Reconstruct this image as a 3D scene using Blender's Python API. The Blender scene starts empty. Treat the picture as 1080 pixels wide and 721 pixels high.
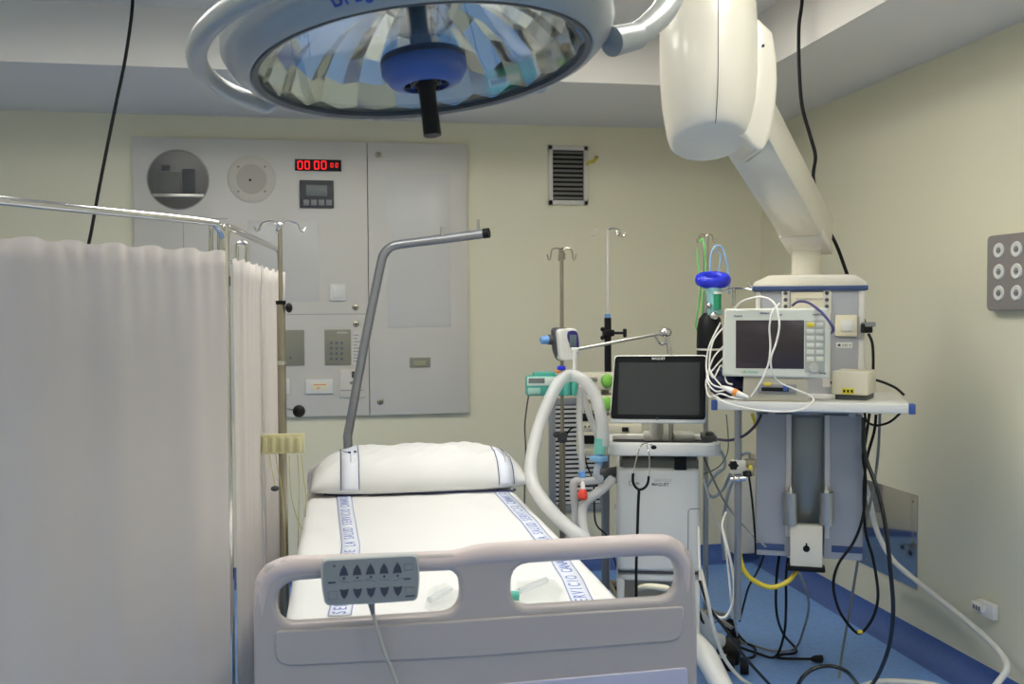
import bpy, bmesh, math, random
from mathutils import Vector, Matrix
random.seed(7)
PI = math.pi
C = bpy.context.scene.collection
scene = bpy.context.scene

# ------------------------------------------------------------------ camera
H = 1.55
ya, pi_, ro = math.radians(10.03), math.radians(-1.88), math.radians(.29)
FW = Vector((math.sin(ya)*math.cos(pi_), math.cos(ya)*math.cos(pi_), math.sin(pi_)))
R0 = Vector((math.cos(ya), -math.sin(ya), 0)); U0 = R0.cross(FW)
R2 = R0*math.cos(ro) - U0*math.sin(ro); U2 = U0*math.cos(ro) + R0*math.sin(ro)
CAM = Vector((0, 0, H))
def ray(x, y): return FW*1035 + R2*(x-540) - U2*(y-360.5)
def D(x, y, d): return CAM + ray(x, y)*(d/1035)
def PY(x, y, Y): v = ray(x, y); return CAM + v*(Y/v.y)
def PZ(x, y, z): v = ray(x, y); return CAM + v*((z-H)/v.z)
def PX(x, y, X): v = ray(x, y); return CAM + v*(X/v.x)
cd = bpy.data.cameras.new('camera'); cam = bpy.data.objects.new('camera', cd); C.objects.link(cam)
m = Matrix((R2, U2, -FW)).transposed().to_4x4(); m.translation = CAM; cam.matrix_world = m
cd.sensor_width = 36; cd.lens = 34.5; cd.clip_start = .05
cd.dof.use_dof = True; cd.dof.focus_distance = 3.3; cd.dof.aperture_fstop = 5.6
scene.camera = cam

# ------------------------------------------------------------------ materials
def lin(c):
    return tuple((v/255/12.92 if v/255 <= .04045 else ((v/255+.055)/1.055)**2.4) for v in c) + (1,)
def mat(name, rgb, rough=.5, metal=0, noise=0, nscale=6, bump=0, bscale=60, trans=0, alpha=1, spec=.5, emit=None, estr=0, coat=0, sheen=0):
    M = bpy.data.materials.new(name); M.use_nodes = True
    nt = M.node_tree; b = nt.nodes['Principled BSDF']
    b.inputs['Base Color'].default_value = lin(rgb); b.inputs['Roughness'].default_value = rough
    b.inputs['Metallic'].default_value = metal; b.inputs['Specular IOR Level'].default_value = spec
    b.inputs['Transmission Weight'].default_value = trans; b.inputs['Alpha'].default_value = alpha
    b.inputs['Coat Weight'].default_value = coat
    if emit: b.inputs['Emission Color'].default_value = lin(emit); b.inputs['Emission Strength'].default_value = estr
    tc = nt.nodes.new('ShaderNodeTexCoord')
    nz = nt.nodes.new('ShaderNodeTexNoise'); nz.inputs['Scale'].default_value = nscale; nz.inputs['Detail'].default_value = 5
    nt.links.new(tc.outputs['Object'], nz.inputs['Vector'])
    nn = noise or .02
    mx = nt.nodes.new('ShaderNodeMix'); mx.data_type = 'RGBA'
    l = lin(rgb); mx.inputs['A'].default_value = tuple(v*(1-nn) for v in l[:3])+(1,); mx.inputs['B'].default_value = tuple(min(1, v*(1+nn)) for v in l[:3])+(1,)
    nt.links.new(nz.outputs['Fac'], mx.inputs['Factor']); nt.links.new(mx.outputs['Result'], b.inputs['Base Color'])
    if bump:
        n2 = nt.nodes.new('ShaderNodeTexNoise'); n2.inputs['Scale'].default_value = bscale; n2.inputs['Detail'].default_value = 3
        nt.links.new(tc.outputs['Object'], n2.inputs['Vector'])
        bp = nt.nodes.new('ShaderNodeBump'); bp.inputs['Strength'].default_value = bump; bp.inputs['Distance'].default_value = .01
        nt.links.new(n2.outputs['Fac'], bp.inputs['Height']); nt.links.new(bp.outputs['Normal'], b.inputs['Normal'])
    return M
def mix_mat(name, rgb, fac, rough=.4, kind='TRANSPARENT'):
    """see-through plastic or cloth: principled mixed with a transparent / translucent shader"""
    M = mat(name, rgb, rough); nt = M.node_tree; out = nt.nodes['Material Output']; b = nt.nodes['Principled BSDF']
    t = nt.nodes.new('ShaderNodeBsdfTransparent' if kind == 'TRANSPARENT' else 'ShaderNodeBsdfTranslucent')
    t.inputs['Color'].default_value = (1, 1, 1, 1) if kind == 'TRANSPARENT' else lin(rgb)
    s = nt.nodes.new('ShaderNodeMixShader'); s.inputs['Fac'].default_value = fac
    nt.links.new(b.outputs[0], s.inputs[1]); nt.links.new(t.outputs[0], s.inputs[2]); nt.links.new(s.outputs[0], out.inputs['Surface'])
    return M
WALL = mat('cream_wall_paint', (232, 227, 200), .55, noise=.015, nscale=1.5, bump=.03, bscale=180)
CEIL = mat('ceiling_paint', (228, 224, 216), .8, noise=.01)
FLOOR = mat('blue_vinyl', (122, 166, 238), .38, noise=.3, nscale=38)
_nt = FLOOR.node_tree
_nt.nodes['Noise Texture'].inputs['Detail'].default_value = 8
COVE = mat('dark_blue_vinyl', (70, 100, 168), .4, noise=.2, nscale=38)
PANEL = mat('grey_lacquer_panel', (214, 210, 201), .35)
PANEL2 = mat('grey_glossy_inlay', (212, 210, 205), .3)
SEAM = mat('dark_gap', (95, 92, 88), .8)
STEEL = mat('brushed_steel', (190, 188, 182), .28, 1, noise=.05, nscale=40)
MIRROR = mat('mirror_steel', (178, 176, 176), .07, 1)
CHROME = mat('chrome', (214, 212, 208), .12, 1)
SATIN = mat('satin_grey_metal', (150, 152, 156), .35, .7)
OLDST = mat('worn_stainless', (168, 160, 142), .3, .9, noise=.1, nscale=30)
BLACK = mat('black_plastic', (20, 20, 22), .5, spec=.25)
RUBBER = mat('black_rubber', (18, 18, 20), .55, spec=.25)
DGREY = mat('dark_grey_plastic', (74, 76, 78), .5)
MGREY = mat('mid_grey_plastic', (140, 140, 140), .5)
OLIVE = mat('olive_grey_plate', (140, 138, 122), .45)
WHITE = mat('white_plastic', (226, 225, 219), .35)
IVORY = mat('ivory_plastic', (232, 224, 196), .4)
BEIGE = mat('beige_plastic', (226, 220, 198), .45)
CREAMM = mat('cream_enamel', (224, 218, 200), .3, coat=.3)
MONB = mat('monitor_case', (216, 218, 206), .4)
LAMPG = mat('lamp_housing_grey', (156, 159, 155), .3, coat=.2)
BLUEP = mat('blue_plastic', (66, 96, 160), .4)
NAVY = mat('navy_trim', (60, 78, 122), .4)
SKYB = mat('light_blue_plastic', (110, 160, 220), .4)
ROYAL = mat('royal_blue_rubber', (38, 52, 214), .35)
SHEET = mat('white_cotton', (224, 224, 222), .85, bump=.06, bscale=25)
STRIPE = mat('pale_blue_print', (224, 228, 238), .85)
INK = mat('blue_print', (112, 130, 196), .8)
DINK = mat('navy_thread', (46, 52, 96), .8)
FOOTB = mat('mauve_grey_plastic', (172, 165, 162), .45)
FOOTR = mat('mauve_rail_plastic', (196, 183, 180), .4)
LAV = mat('lavender_inset', (184, 184, 204), .4)
HAND = mat('handset_grey', (134, 140, 142), .45)
HANDL = mat('handset_edge', (176, 180, 178), .45)
KEY = mat('handset_key', (58, 62, 76), .5)
CURT = mix_mat('white_curtain', (222, 216, 211), .3, .85, 'TRANSLUCENT')
TEAL = mat('teal_plastic', (80, 172, 156), .4)
LIME = mat('lime_plastic', (136, 206, 84), .4)
RED = mat('red_plastic', (226, 70, 52), .35)
ORANGE = mat('orange_plastic', (232, 140, 60), .4)
YEL = mat('yellow_rubber', (226, 204, 60), .4)
YLAB = mat('yellow_label', (228, 214, 40), .5)
PURPLE = mat('violet_cable', (72, 66, 122), .4)
NBLUE = mat('dark_navy_cloth', (40, 42, 72), .9)
COLG = mat('pendant_grey', (170, 172, 177), .35)
COLR = mat('pendant_recess', (150, 154, 150), .3, .3)
ALU = mat('aluminium', (186, 186, 184), .3, .8)
HOSE = mix_mat('clear_corrugated_hose', (216, 216, 214), .38, .3)
HOSE2 = mix_mat('clear_tube', (220, 226, 230), .5, .2)
YTUBE = mix_mat('yellowed_clear_plastic', (226, 220, 172), .25, .3)
WCAB = mat('white_cable', (232, 230, 222), .4)
GCAB = mat('grey_cable', (128, 130, 126), .45)
CLEAR = mix_mat('clear_wrap', (240, 243, 240), .72, .12)
SCR = mat('ventilator_screen', (58, 60, 62), .22, spec=.6)
SCR2 = mat('monitor_screen', (58, 50, 54), .25)
DISP = mat('lcd_grey', (110, 118, 118), .3)
GLASSD = mat('dark_window', (72, 72, 68), .2, spec=.35)
REDLED = mat('red_led', (255, 40, 40), .5, emit=(255, 30, 36), estr=1.6)
LUM = mat('luminaire', (255, 255, 255), .5, emit=(255, 252, 244), estr=15)
REFL = mat('facet_reflector', (208, 210, 210), .06, 1)
def glass_mat():
    M = bpy.data.materials.new('lamp_glass'); M.use_nodes = True; nt = M.node_tree; nt.nodes.clear()
    o = nt.nodes.new('ShaderNodeOutputMaterial'); s = nt.nodes.new('ShaderNodeMixShader'); f = nt.nodes.new('ShaderNodeMath'); f.operation = 'MULTIPLY_ADD'; f.inputs[1].default_value = .55; f.inputs[2].default_value = .04
    lw = nt.nodes.new('ShaderNodeLayerWeight'); lw.inputs['Blend'].default_value = .5; pw = nt.nodes.new('ShaderNodeMath'); pw.operation = 'POWER'; pw.inputs[1].default_value = 4; nt.links.new(lw.outputs['Facing'], pw.inputs[0]); nt.links.new(pw.outputs[0], f.inputs[0])
    t = nt.nodes.new('ShaderNodeBsdfTransparent'); t.inputs['Color'].default_value = (.95, .97, .96, 1)
    g = nt.nodes.new('ShaderNodeBsdfGlossy'); g.inputs['Roughness'].default_value = .03
    nt.links.new(f.outputs[0], s.inputs['Fac']); nt.links.new(t.outputs[0], s.inputs[1]); nt.links.new(g.outputs[0], s.inputs[2]); nt.links.new(s.outputs[0], o.inputs[0])
    return M
GLASS = glass_mat()

# ------------------------------------------------------------------ mesh tools
class MB:
    def __init__(s, M=None): s.bm = bmesh.new(); s.M = M or Matrix()
    def _add(s, bm2):
        me = bpy.data.meshes.new('t'); bm2.to_mesh(me); bm2.free(); me.transform(s.M); s.bm.from_mesh(me); bpy.data.meshes.remove(me); return s
    def box(s, c, sz, bev=0, rot=None, seg=2):
        b = bmesh.new(); bmesh.ops.create_cube(b, size=1)
        for v in b.verts: v.co = Vector((v.co.x*sz[0], v.co.y*sz[1], v.co.z*sz[2]))
        if bev: bmesh.ops.bevel(b, geom=b.edges[:], offset=min(bev, min(sz)*.49), segments=seg, profile=.5, affect='EDGES')
        if rot is not None: bmesh.ops.transform(b, matrix=rot, verts=b.verts)
        bmesh.ops.translate(b, vec=Vector(c), verts=b.verts); return s._add(b)
    def span(s, x0, x1, y0, y1, z0, z1, bev=0, seg=2):
        return s.box(((x0+x1)/2, (y0+y1)/2, (z0+z1)/2), (abs(x1-x0), abs(y1-y0), abs(z1-z0)), bev, None, seg)
    def tube(s, pts, r, seg=10, smooth=True, n=6, rib=0):
        P = [Vector(p) for p in pts]
        if smooth and len(P) > 2:
            Q = []; rr = r if isinstance(r, (list, tuple)) else None; R = []
            for i in range(len(P)-1):
                p0 = P[max(i-1, 0)]; p1 = P[i]; p2 = P[i+1]; p3 = P[min(i+2, len(P)-1)]
                for k in range(n):
                    t = k/n; Q.append(.5*((2*p1)+(-p0+p2)*t+(2*p0-5*p1+4*p2-p3)*t*t+(-p0+3*p1-3*p2+p3)*t**3))
                    if rr: R.append(rr[i]*(1-t)+rr[i+1]*t)
            Q.append(P[-1]); P = Q
            if rr: R.append(rr[-1]); r = R
        b = bmesh.new(); rings = []; prev = None
        for i, p in enumerate(P):
            t = (P[min(i+1, len(P)-1)]-P[max(i-1, 0)])
            t = t.normalized() if t.length > 1e-9 else Vector((0, 0, 1))
            if prev is None:
                a = Vector((0, 0, 1)) if abs(t.z) < .9 else Vector((1, 0, 0)); nrm = t.cross(a).normalized()
            else:
                nrm = (prev - t*prev.dot(t)); nrm = nrm.normalized() if nrm.length > 1e-6 else t.orthogonal().normalized()
            prev = nrm; bi = t.cross(nrm)
            ri = (r[i] if isinstance(r, (list, tuple)) else r)*(1+(rib if i % 2 else 0))
            rings.append([b.verts.new(p+(nrm*math.cos(2*PI*k/seg)+bi*math.sin(2*PI*k/seg))*ri) for k in range(seg)])
        for A, B in zip(rings, rings[1:]):
            for k in range(seg): b.faces.new((A[k], A[(k+1) % seg], B[(k+1) % seg], B[k]))
        b.faces.new(rings[0][::-1]); b.faces.new(rings[-1])
        bmesh.ops.recalc_face_normals(b, faces=b.faces[:])
        return s._add(b)
    def cyl(s, p0, p1, r, seg=24): return s.tube([p0, p1], r if isinstance(r, (list, tuple)) else [r, r], seg, False)
    def sphere(s, c, r, sc=(1, 1, 1), seg=16):
        b = bmesh.new(); bmesh.ops.create_uvsphere(b, u_segments=seg, v_segments=seg*2//3, radius=r)
        for v in b.verts: v.co = Vector((v.co.x*sc[0], v.co.y*sc[1], v.co.z*sc[2]))+Vector(c)
        return s._add(b)
    def lathe(s, prof, M=None, seg=48):
        b = bmesh.new(); rings = []
        for r, z in prof:
            rings.append([b.verts.new((r*math.cos(2*PI*k/seg), r*math.sin(2*PI*k/seg), z)) for k in range(seg)] if r > 1e-6 else [b.verts.new((0, 0, z))])
        for A, B in zip(rings, rings[1:]):
            for k in range(seg):
                q = (k+1) % seg
                if len(A) > 1 and len(B) > 1: b.faces.new((A[k], A[q], B[q], B[k]))
                elif len(A) == 1 and len(B) > 1: b.faces.new((A[0], B[q], B[k]))
                elif len(B) == 1 and len(A) > 1: b.faces.new((A[k], A[q], B[0]))
        bmesh.ops.recalc_face_normals(b, faces=b.faces[:])
        if M is not None: bmesh.ops.transform(b, matrix=M, verts=b.verts)
        return s._add(b)
    def prism(s, pts, vec, bev=0):
        b = bmesh.new(); f = b.faces.new([b.verts.new(Vector(p)) for p in pts])
        r = bmesh.ops.extrude_face_region(b, geom=[f]); vs = [g for g in r['geom'] if isinstance(g, bmesh.types.BMVert)]
        bmesh.ops.translate(b, vec=Vector(vec), verts=vs); bmesh.ops.recalc_face_normals(b, faces=b.faces[:])
        if bev: bmesh.ops.bevel(b, geom=b.edges[:], offset=bev, segments=2, profile=.5, affect='EDGES')
        return s._add(b)
    def mesh(s, me, M=None):
        me = me.copy(); 
        if M is not None: me.transform(M)
        me.transform(s.M); s.bm.from_mesh(me); return s
    def build(s, name, material, parent=None, origin=None, sharp=38, **kw):
        me = bpy.data.meshes.new(name); o = bpy.data.objects.new(name, me); C.objects.link(o)
        if parent is not None:
            L = root_of(parent); off = WORLD[L.name]; o.parent = parent
        else:
            if origin is None:
                vs = [v.co for v in s.bm.verts]
                origin = Vector(((min(v.x for v in vs)+max(v.x for v in vs))/2, (min(v.y for v in vs)+max(v.y for v in vs))/2, min(v.z for v in vs)))
            off = Vector(origin); o.location = off; WORLD[o.name] = off
        bmesh.ops.translate(s.bm, vec=-off, verts=s.bm.verts)
        s.bm.to_mesh(me); s.bm.free(); me.materials.append(material)
        for p in me.polygons: p.use_smooth = True
        if sharp: me.set_sharp_from_angle(angle=math.radians(sharp))
        for k, v in kw.items(): o[k] = v
        return o
WORLD = {}
def root_of(o):
    while o.parent is not None: o = o.parent
    return o
def thing(name, label, cat, loc, group=None):
    o = bpy.data.objects.new(name, None); C.objects.link(o); o.location = Vector(loc); WORLD[o.name] = Vector(loc)
    o.empty_display_size = .1; o['label'] = label; o['category'] = cat
    if group: o['group'] = group
    return o
def tag(o, label, cat, group=None):
    o['label'] = label; o['category'] = cat
    if group: o['group'] = group
    return o
def struct(o): o['kind'] = 'structure'; return o
def copy_thing(root, delta, label=None):
    r = root.copy(); C.objects.link(r); r.location = root.location+Vector(delta); WORLD[r.name] = r.location.copy()
    if label: r['label'] = label
    def rec(a, b):
        for ch in list(a.children):
            c = ch.copy(); C.objects.link(c); c.parent = b; rec(ch, c)
    rec(root, r); return r
def frame(p, deg, tilt=0): return Matrix.Translation(Vector(p)) @ Matrix.Rotation(math.radians(deg), 4, 'Z') @ Matrix.Rotation(math.radians(tilt), 4, 'X')
def L(M, yl, px, py):
    """pixel -> local (x, z) on the plane y = yl of frame M"""
    inv = M.inverted(); o = inv @ CAM; d = inv.to_3x3() @ ray(px, py); t = (yl-o.y)/d.y; q = o+d*t
    return q.x, q.z
def rect(mb, yl, x0, y0, x1, y1, th, bev=0, seg=2):
    """box whose front face lies on local y = yl and covers the given pixel rectangle, th deep"""
    a = L(mb.M, yl, x0, y0); b = L(mb.M, yl, x1, y1)
    c = L(mb.M, yl, x0, y1); d = L(mb.M, yl, x1, y0)
    X0 = (a[0]+c[0])/2; X1 = (b[0]+d[0])/2; Z1 = (a[1]+d[1])/2; Z0 = (b[1]+c[1])/2
    mb.span(X0, X1, yl, yl+th, Z0, Z1, bev, seg); return X0, X1, Z0, Z1
def quick(name, material, parent, M, yl, x0, y0, x1, y1, th, bev=0, **kw):
    mb = MB(M); rect(mb, yl, x0, y0, x1, y1, th, bev); return mb.build(name, material, parent, **kw)
def curve_mesh(outlines, extrude, bevel=0):
    cu = bpy.data.curves.new('c', 'CURVE'); cu.dimensions = '2D'; cu.fill_mode = 'BOTH'; cu.extrude = extrude; cu.bevel_depth = bevel; cu.bevel_resolution = 3; cu.offset = -bevel
    for ol in outlines:
        sp = cu.splines.new('POLY'); sp.points.add(len(ol)-1); sp.use_cyclic_u = True
        for i, p in enumerate(ol): sp.points[i].co = (p[0], p[1], 0, 1)
    o = bpy.data.objects.new('c', cu); C.objects.link(o)
    dg = bpy.context.evaluated_depsgraph_get(); me = bpy.data.meshes.new_from_object(o.evaluated_get(dg)); bpy.data.objects.remove(o); bpy.data.curves.remove(cu)
    me.materials.clear(); return me
def text_mesh(s, size, extrude=.0006, align='CENTER', spacing=1.0, bold=0):
    cu = bpy.data.curves.new('t', 'FONT'); cu.body = s; cu.size = size; cu.extrude = extrude; cu.align_x = align; cu.align_y = 'CENTER'; cu.space_character = spacing; cu.offset = bold; cu.resolution_u = 3
    o = bpy.data.objects.new('t', cu); C.objects.link(o)
    dg = bpy.context.evaluated_depsgraph_get(); me = bpy.data.meshes.new_from_object(o.evaluated_get(dg)); bpy.data.objects.remove(o); bpy.data.curves.remove(cu)
    me.materials.clear(); return me
UP = Matrix.Rotation(PI/2, 4, 'X')          # lays a flat XY mesh upright facing -Y
def rounded(pts, r, n=5):
    """round the corners of a polygon"""
    out = []; N = len(pts)
    for i in range(N):
        p = Vector(pts[i]).to_2d(); a = Vector(pts[i-1]).to_2d(); b = Vector(pts[(i+1) % N]).to_2d()
        rr = r[i] if isinstance(r, (list, tuple)) else r
        da = (a-p); db = (b-p); k = min(rr, da.length*.49, db.length*.49)
        A = p+da.normalized()*k; B = p+db.normalized()*k
        for j in range(n+1):
            t = j/n; out.append((1-t)**2*A+2*t*(1-t)*p+t*t*B)
    return out

# ------------------------------------------------------------------ room
XR, YB, XL, YF, ZS = 2.57, 5.70, -3.3, -2.6, 2.635
YI, XI = 4.60, 1.92                         # inner edges of the dropped border
ZC = PY(200, 8, YI).z
def slab(name, x0, x1, y0, y1, z0, z1, m, **k): return struct(MB().span(x0, x1, y0, y1, z0, z1).build(name, m, **k))
slab('floor', XL-.1, XR+.1, YF-.1, YB+.1, -.1, 0, FLOOR)
slab('wall_back', XL-.1, XR+.1, YB, YB+.1, 0, 3.1, WALL)
slab('wall_right', XR, XR+.1, YF-.1, YB, 0, 3.1, WALL)
slab('wall_left', XL-.1, XL, YF-.1, YB, 0, 3.1, WALL)
slab('wall_front', XL, XR, YF-.1, YF, 0, 3.1, WALL)
slab('ceiling', XL-.1, XR+.1, YF-.1, YB+.1, ZC, ZC+.1, CEIL)
slab('trim_1', XL, XR, YI, YB, ZS, ZC, CEIL)
slab('trim_2', XI, XR, YF, YI, ZS, ZC, CEIL)
slab('trim_3', XL, XL+.65, YF, YI, ZS, ZC, CEIL)
def cove(name, p0, p1, inward):
    b = MB(); prof = [(0, 0), (.10, 0)]+[(.10-.10*math.sin(t*PI/2/6)+.0, .10-.10*math.cos(t*PI/2/6)) for t in range(1, 7)]
    pts = [Vector(p0)+Vector(inward)*a+Vector((0, 0, z)) for a, z in prof]
    b.prism(pts, Vector(p1)-Vector(p0)); struct(b.build(name, COVE, sharp=60))
cove('baseboard_back', (XL, YB, 0), (XR, YB, 0), (0, -1, 0))
cove('baseboard_right', (XR, YF, 0), (XR, YB, 0), (-1, 0, 0))
cove('baseboard_left', (XL, YF, 0), (XL, YB, 0), (1, 0, 0))

# ceiling luminaires (outside the frame, above the table and behind the photographer)
def luminaire(x, y):
    t = thing('ceiling_light', 'square recessed fluorescent ceiling light with white frame', 'ceiling light', (x, y, ZC-.03), 'ceiling lights')
    b = MB(); w = .31
    for s in (-1, 1):
        b.span(x-w, x+w, y+s*w-.015, y+s*w+.015, ZC-.03, ZC, .003); b.span(x+s*w-.015, x+s*w+.015, y-w, y+w, ZC-.03, ZC, .003)
    b.build('frame', WHITE, t)
    MB().span(x-w+.015, x+w-.015, y-w+.015, y+w-.015, ZC-.012, ZC, .002).build('diffuser', LUM, t)
    return t
lum = luminaire(-1.3, -1.4)
for x, y in ((1.35, -1.4), (-1.3, .9), (1.35, .9), (-1.3, 2.1), (1.25, 1.95), (-1.0, 3.25), (.15, 3.4), (1.05, 3.6)):
    copy_thing(lum, (x+1.3, y+1.4, 0))

# ------------------------------------------------------------------ wall service panel
W = Matrix(); yp = YB-.035
cp = thing('control_panel', 'large grey wall control panel with red clock, speaker, keypad and round window', 'control panel', PY(317, 438, YB))
P0 = PY(139.5, 143.5, yp); P1 = PY(390, 437.5, yp); P2 = PY(494.5, 436, yp); zt = PY(317, 148, yp).z; zb = PY(317, 439.5, yp).z
MB().span(P0.x, P1.x-.002, yp, YB-.001, zb, zt, .003).build('left_board', PANEL, cp)
d_ = MB().span(P1.x+.002, P2.x, yp, YB-.001, zb, zt, .003).build('door', PANEL, cp)
MB().span(P1.x-.002, P1.x+.002, yp+.008, YB-.002, zb+.002, zt-.002).build('gap', SEAM, cp)
def seam(x0, y0, x1, y1, pr=cp):
    a = PY(x0, y0, yp); b_ = PY(x1, y1, yp); 
    if abs(x1-x0) > abs(y1-y0): MB().span(a.x, b_.x, yp-.0006, yp+.001, (a.z+b_.z)/2-.0016, (a.z+b_.z)/2+.0016).build('seam', MGREY, pr)
    else: MB().span((a.x+b_.x)/2-.0014, (a.x+b_.x)/2+.0014, yp-.0006, yp+.001, a.z, b_.z).build('seam', MGREY, pr)
seam(140, 229, 240, 231); seam(194, 231, 194, 330); seam(297, 331, 389, 331.5)
quick('inlay', PANEL2, cp, W, yp-.002, 262, 232, 336, 318, .003, .001)
quick('inlay', PANEL2, d_, W, yp-.002, 408.5, 183, 475, 345, .003, .001)
def disc(name, px, py, r, th, m, pr, y=yp, ring=None):
    c = PY(px, py, y); b = MB(); b.lathe([(0, 0), (r, 0), (r, -th*.6), (r*.94, -th), (0, -th)], Matrix.Translation(c) @ Matrix.Rotation(-PI/2, 4, 'X').inverted() @ Matrix.Rotation(PI, 4, 'X'), 40)
    return b
def wheel(px, py, prof, m, name, pr, y=yp, seg=40, **kw):
    """round thing on the wall: profile of (radius, distance out of the wall)"""
    c = PY(px, py, y); b = MB(); b.lathe(prof, Matrix.Translation(c) @ Matrix.Rotation(PI/2, 4, 'X'), seg); return b.build(name, m, pr, **kw)
s = 5.8/1035
pw = wheel(188, 189.5, [(0, .002), (28.5*s, .002), (28.5*s, 0)], GLASSD, 'round_window', cp)
wheel(188, 189.5, [(28.5*s, 0), (28.5*s, .004), (29.6*s, .004), (29.6*s, 0)], MGREY, 'window_ring', pw)
b = MB(); c = PY(188, 206, yp-.003); b.span(c.x-.135, c.x+.135, c.y-.002, c.y+.001, c.z-.009, c.z+.009, .001); b.build('shelf_edge', STEEL, pw)
b = MB(); b.M = W
rect(b, yp-.0035, 170, 174, 179, 180, .001, .0004); rect(b, yp-.0035, 192, 178, 206, 203, .001, .0004); b.build('instrument', DGREY, pw)
b = MB(); rect(b, yp-.0036, 164, 181, 190, 203, .001, .0004); b.build('box', mat('dull_olive', (104, 104, 98), .5), pw)
sp = wheel(265.5, 189, [(0, .004), (13*s, .005), (15*s, .008), (22*s, .007), (23.5*s, .003), (23.5*s, 0)], mat('speaker_cream', (206, 200, 186), .5), 'speaker', cp)
wheel(265.5, 189, [(0, .007), (14.5*s, .0085), (15*s, .005)], mat('speaker_mesh', (190, 183, 170), .8), 'speaker_mesh', sp)
wheel(264, 190, [(0, .0105), (1.2*s, .0105), (1.2*s, .008)], BLACK, 'badge', sp, seg=12)
for sx, sy in ((-1, -1), (1, -1), (-1, 1), (1, 1)): wheel(265.5+14*sx, 189+13*sy, [(0, .0095), (1.1*s, .009), (1.1*s, .006)], MGREY, 'screw', sp, seg=12)
ck = quick('digital_clock', BLACK, cp, W, yp-.012, 311, 168, 360, 180, .012, .002)
def seg7(b, x, z, h, ch, y):
    w = h*.55; t = h*.14
    S = {'0': 'abcdef', '8': 'abcdefg'}[ch]
    R = {'a': (0, h/2, w, t), 'd': (0, -h/2, w, t), 'g': (0, 0, w, t), 'b': (w/2, h/4, t, h/2), 'c': (w/2, -h/4, t, h/2), 'f': (-w/2, h/4, t, h/2), 'e': (-w/2, -h/4, t, h/2)}
    for k in S: q = R[k]; b.box((x+q[0], y, z+q[1]), (q[2]*.92, .001, q[3]*.92))
b = MB()
for px in (316.5, 324, 334, 341.5): c = PY(px, 174, yp-.0125); seg7(b, c.x, c.z, .042, '0', c.y)
for px in (350, 355.2): c = PY(px, 174.2, yp-.0125); seg7(b, c.x, c.z, .022, '0', c.y)
b.build('digits', REDLED, ck, sharp=0)
g = quick('display_unit', mat('charcoal', (66, 68, 72), .45), cp, W, yp-.015, 316, 190, 352, 219, .015, .002)
quick('screen', DISP, g, W, yp-.0165, 323, 195, 345, 206.5, .002, .0005)
b = MB()
for i in range(4): rect(b, yp-.017, 320+i*8, 210.5, 326+i*8, 216.5, .003, .0006)
b.build('keys', MGREY, g)
g = quick('wall_switch', WHITE, cp, W, yp-.012, 348, 299.5, 364.5, 317, .012, .002)
quick('rocker', WHITE, g, W, yp-.016, 351, 302, 362, 314.5, .005, .002)
for px, py in ((375, 324), (375.5, 341.5), (399, 163), (401, 423.5)):
    l_ = wheel(px, py, [(0, .006), (2.4*s, .006), (3*s, .004), (3.2*s, 0)], OLDST, 'lock', d_ if px > 390 else cp, seg=24)
    wheel(px, py, [(0, .0066), (1.1*s, .0066), (1.1*s, .004)], DGREY, 'keyhole', l_, seg=12)
g = quick('blank_plate', OLIVE, cp, W, yp-.006, 292, 348, 321, 385.5, .006, .001)
wheel(306.5, 377, [(0, .0085), (1.3*s, .0085), (1.3*s, .004)], mat('slate_button', (98, 104, 112), .4), 'button', g, seg=12)
g = quick('keypad', OLIVE, cp, W, yp-.006, 342.5, 347.5, 370, 384.8, .006, .001)
for i in range(3):
    for j in range(4): wheel(349.5+5.5*i, 361.5+5.6*j, [(0, .009), (1.4*s, .009), (1.5*s, .005)], mat('slate_key', (98, 104, 116), .4) if i+j == 0 else bpy.data.materials['slate_key'], 'key', g, seg=12)
b = MB(); b.mesh(text_mesh('INTERFON', .012, .0004, bold=.0003), Matrix.Translation(PY(361, 350.8, yp-.0068)) @ UP); b.build('lettering', WHITE, g, sharp=0)
g = quick('instruction_card', mat('paper', (214, 212, 204), .7), cp, W, yp-.002, 371.5, 350, 385, 385, .002)
b = MB()
for k in range(9):
    y_ = 353+k*3.4; rect(b, yp-.0027, 373, y_, 376+random.random()*7, y_+.9, .0006)
b.build('print', MGREY, g)
g = quick('wall_socket', WHITE, cp, W, yp-.014, 322.5, 400, 351.5, 415, .014, .003)
quick('socket_face', IVORY, g, W, yp-.0165, 328, 403.5, 346, 411.5, .004, .001)
b = MB(); rect(b, yp-.0172, 331, 405, 344, 406, .001); rect(b, yp-.0172, 334, 408.5, 337, 409.7, .001); b.build('marking', ORANGE, g)
g = quick('wall_socket', WHITE, cp, W, yp-.014, 300, 399, 306, 416, .014, .003)
g = quick('breaker_box', PANEL, cp, W, yp-.01, 358.5, 390, 384, 419, .01, .002)
quick('breaker_switch', DGREY, g, W, yp-.018, 371, 391.5, 379, 398, .01, .001)
b = MB(); rect(b, yp-.012, 369, 402, 380, 405, .003); rect(b, yp-.0115, 359, 411, 383, 412, .002); b.build('strip', MGREY, g)
g = quick('meter', OLIVE, d_, W, yp-.004, 432, 377, 454, 387.5, .004, .001)
b = MB(); rect(b, yp-.005, 437, 380, 449, 385, .002); b.build('meter_window', mat('pale_olive', (164, 162, 130), .3), g)
b = MB(); rect(b, yp-.0055, 434, 382.5, 437, 386, .002); rect(b, yp-.0055, 449.5, 382.5, 452.5, 386, .002); b.build('meter_button', MGREY, g)

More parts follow.
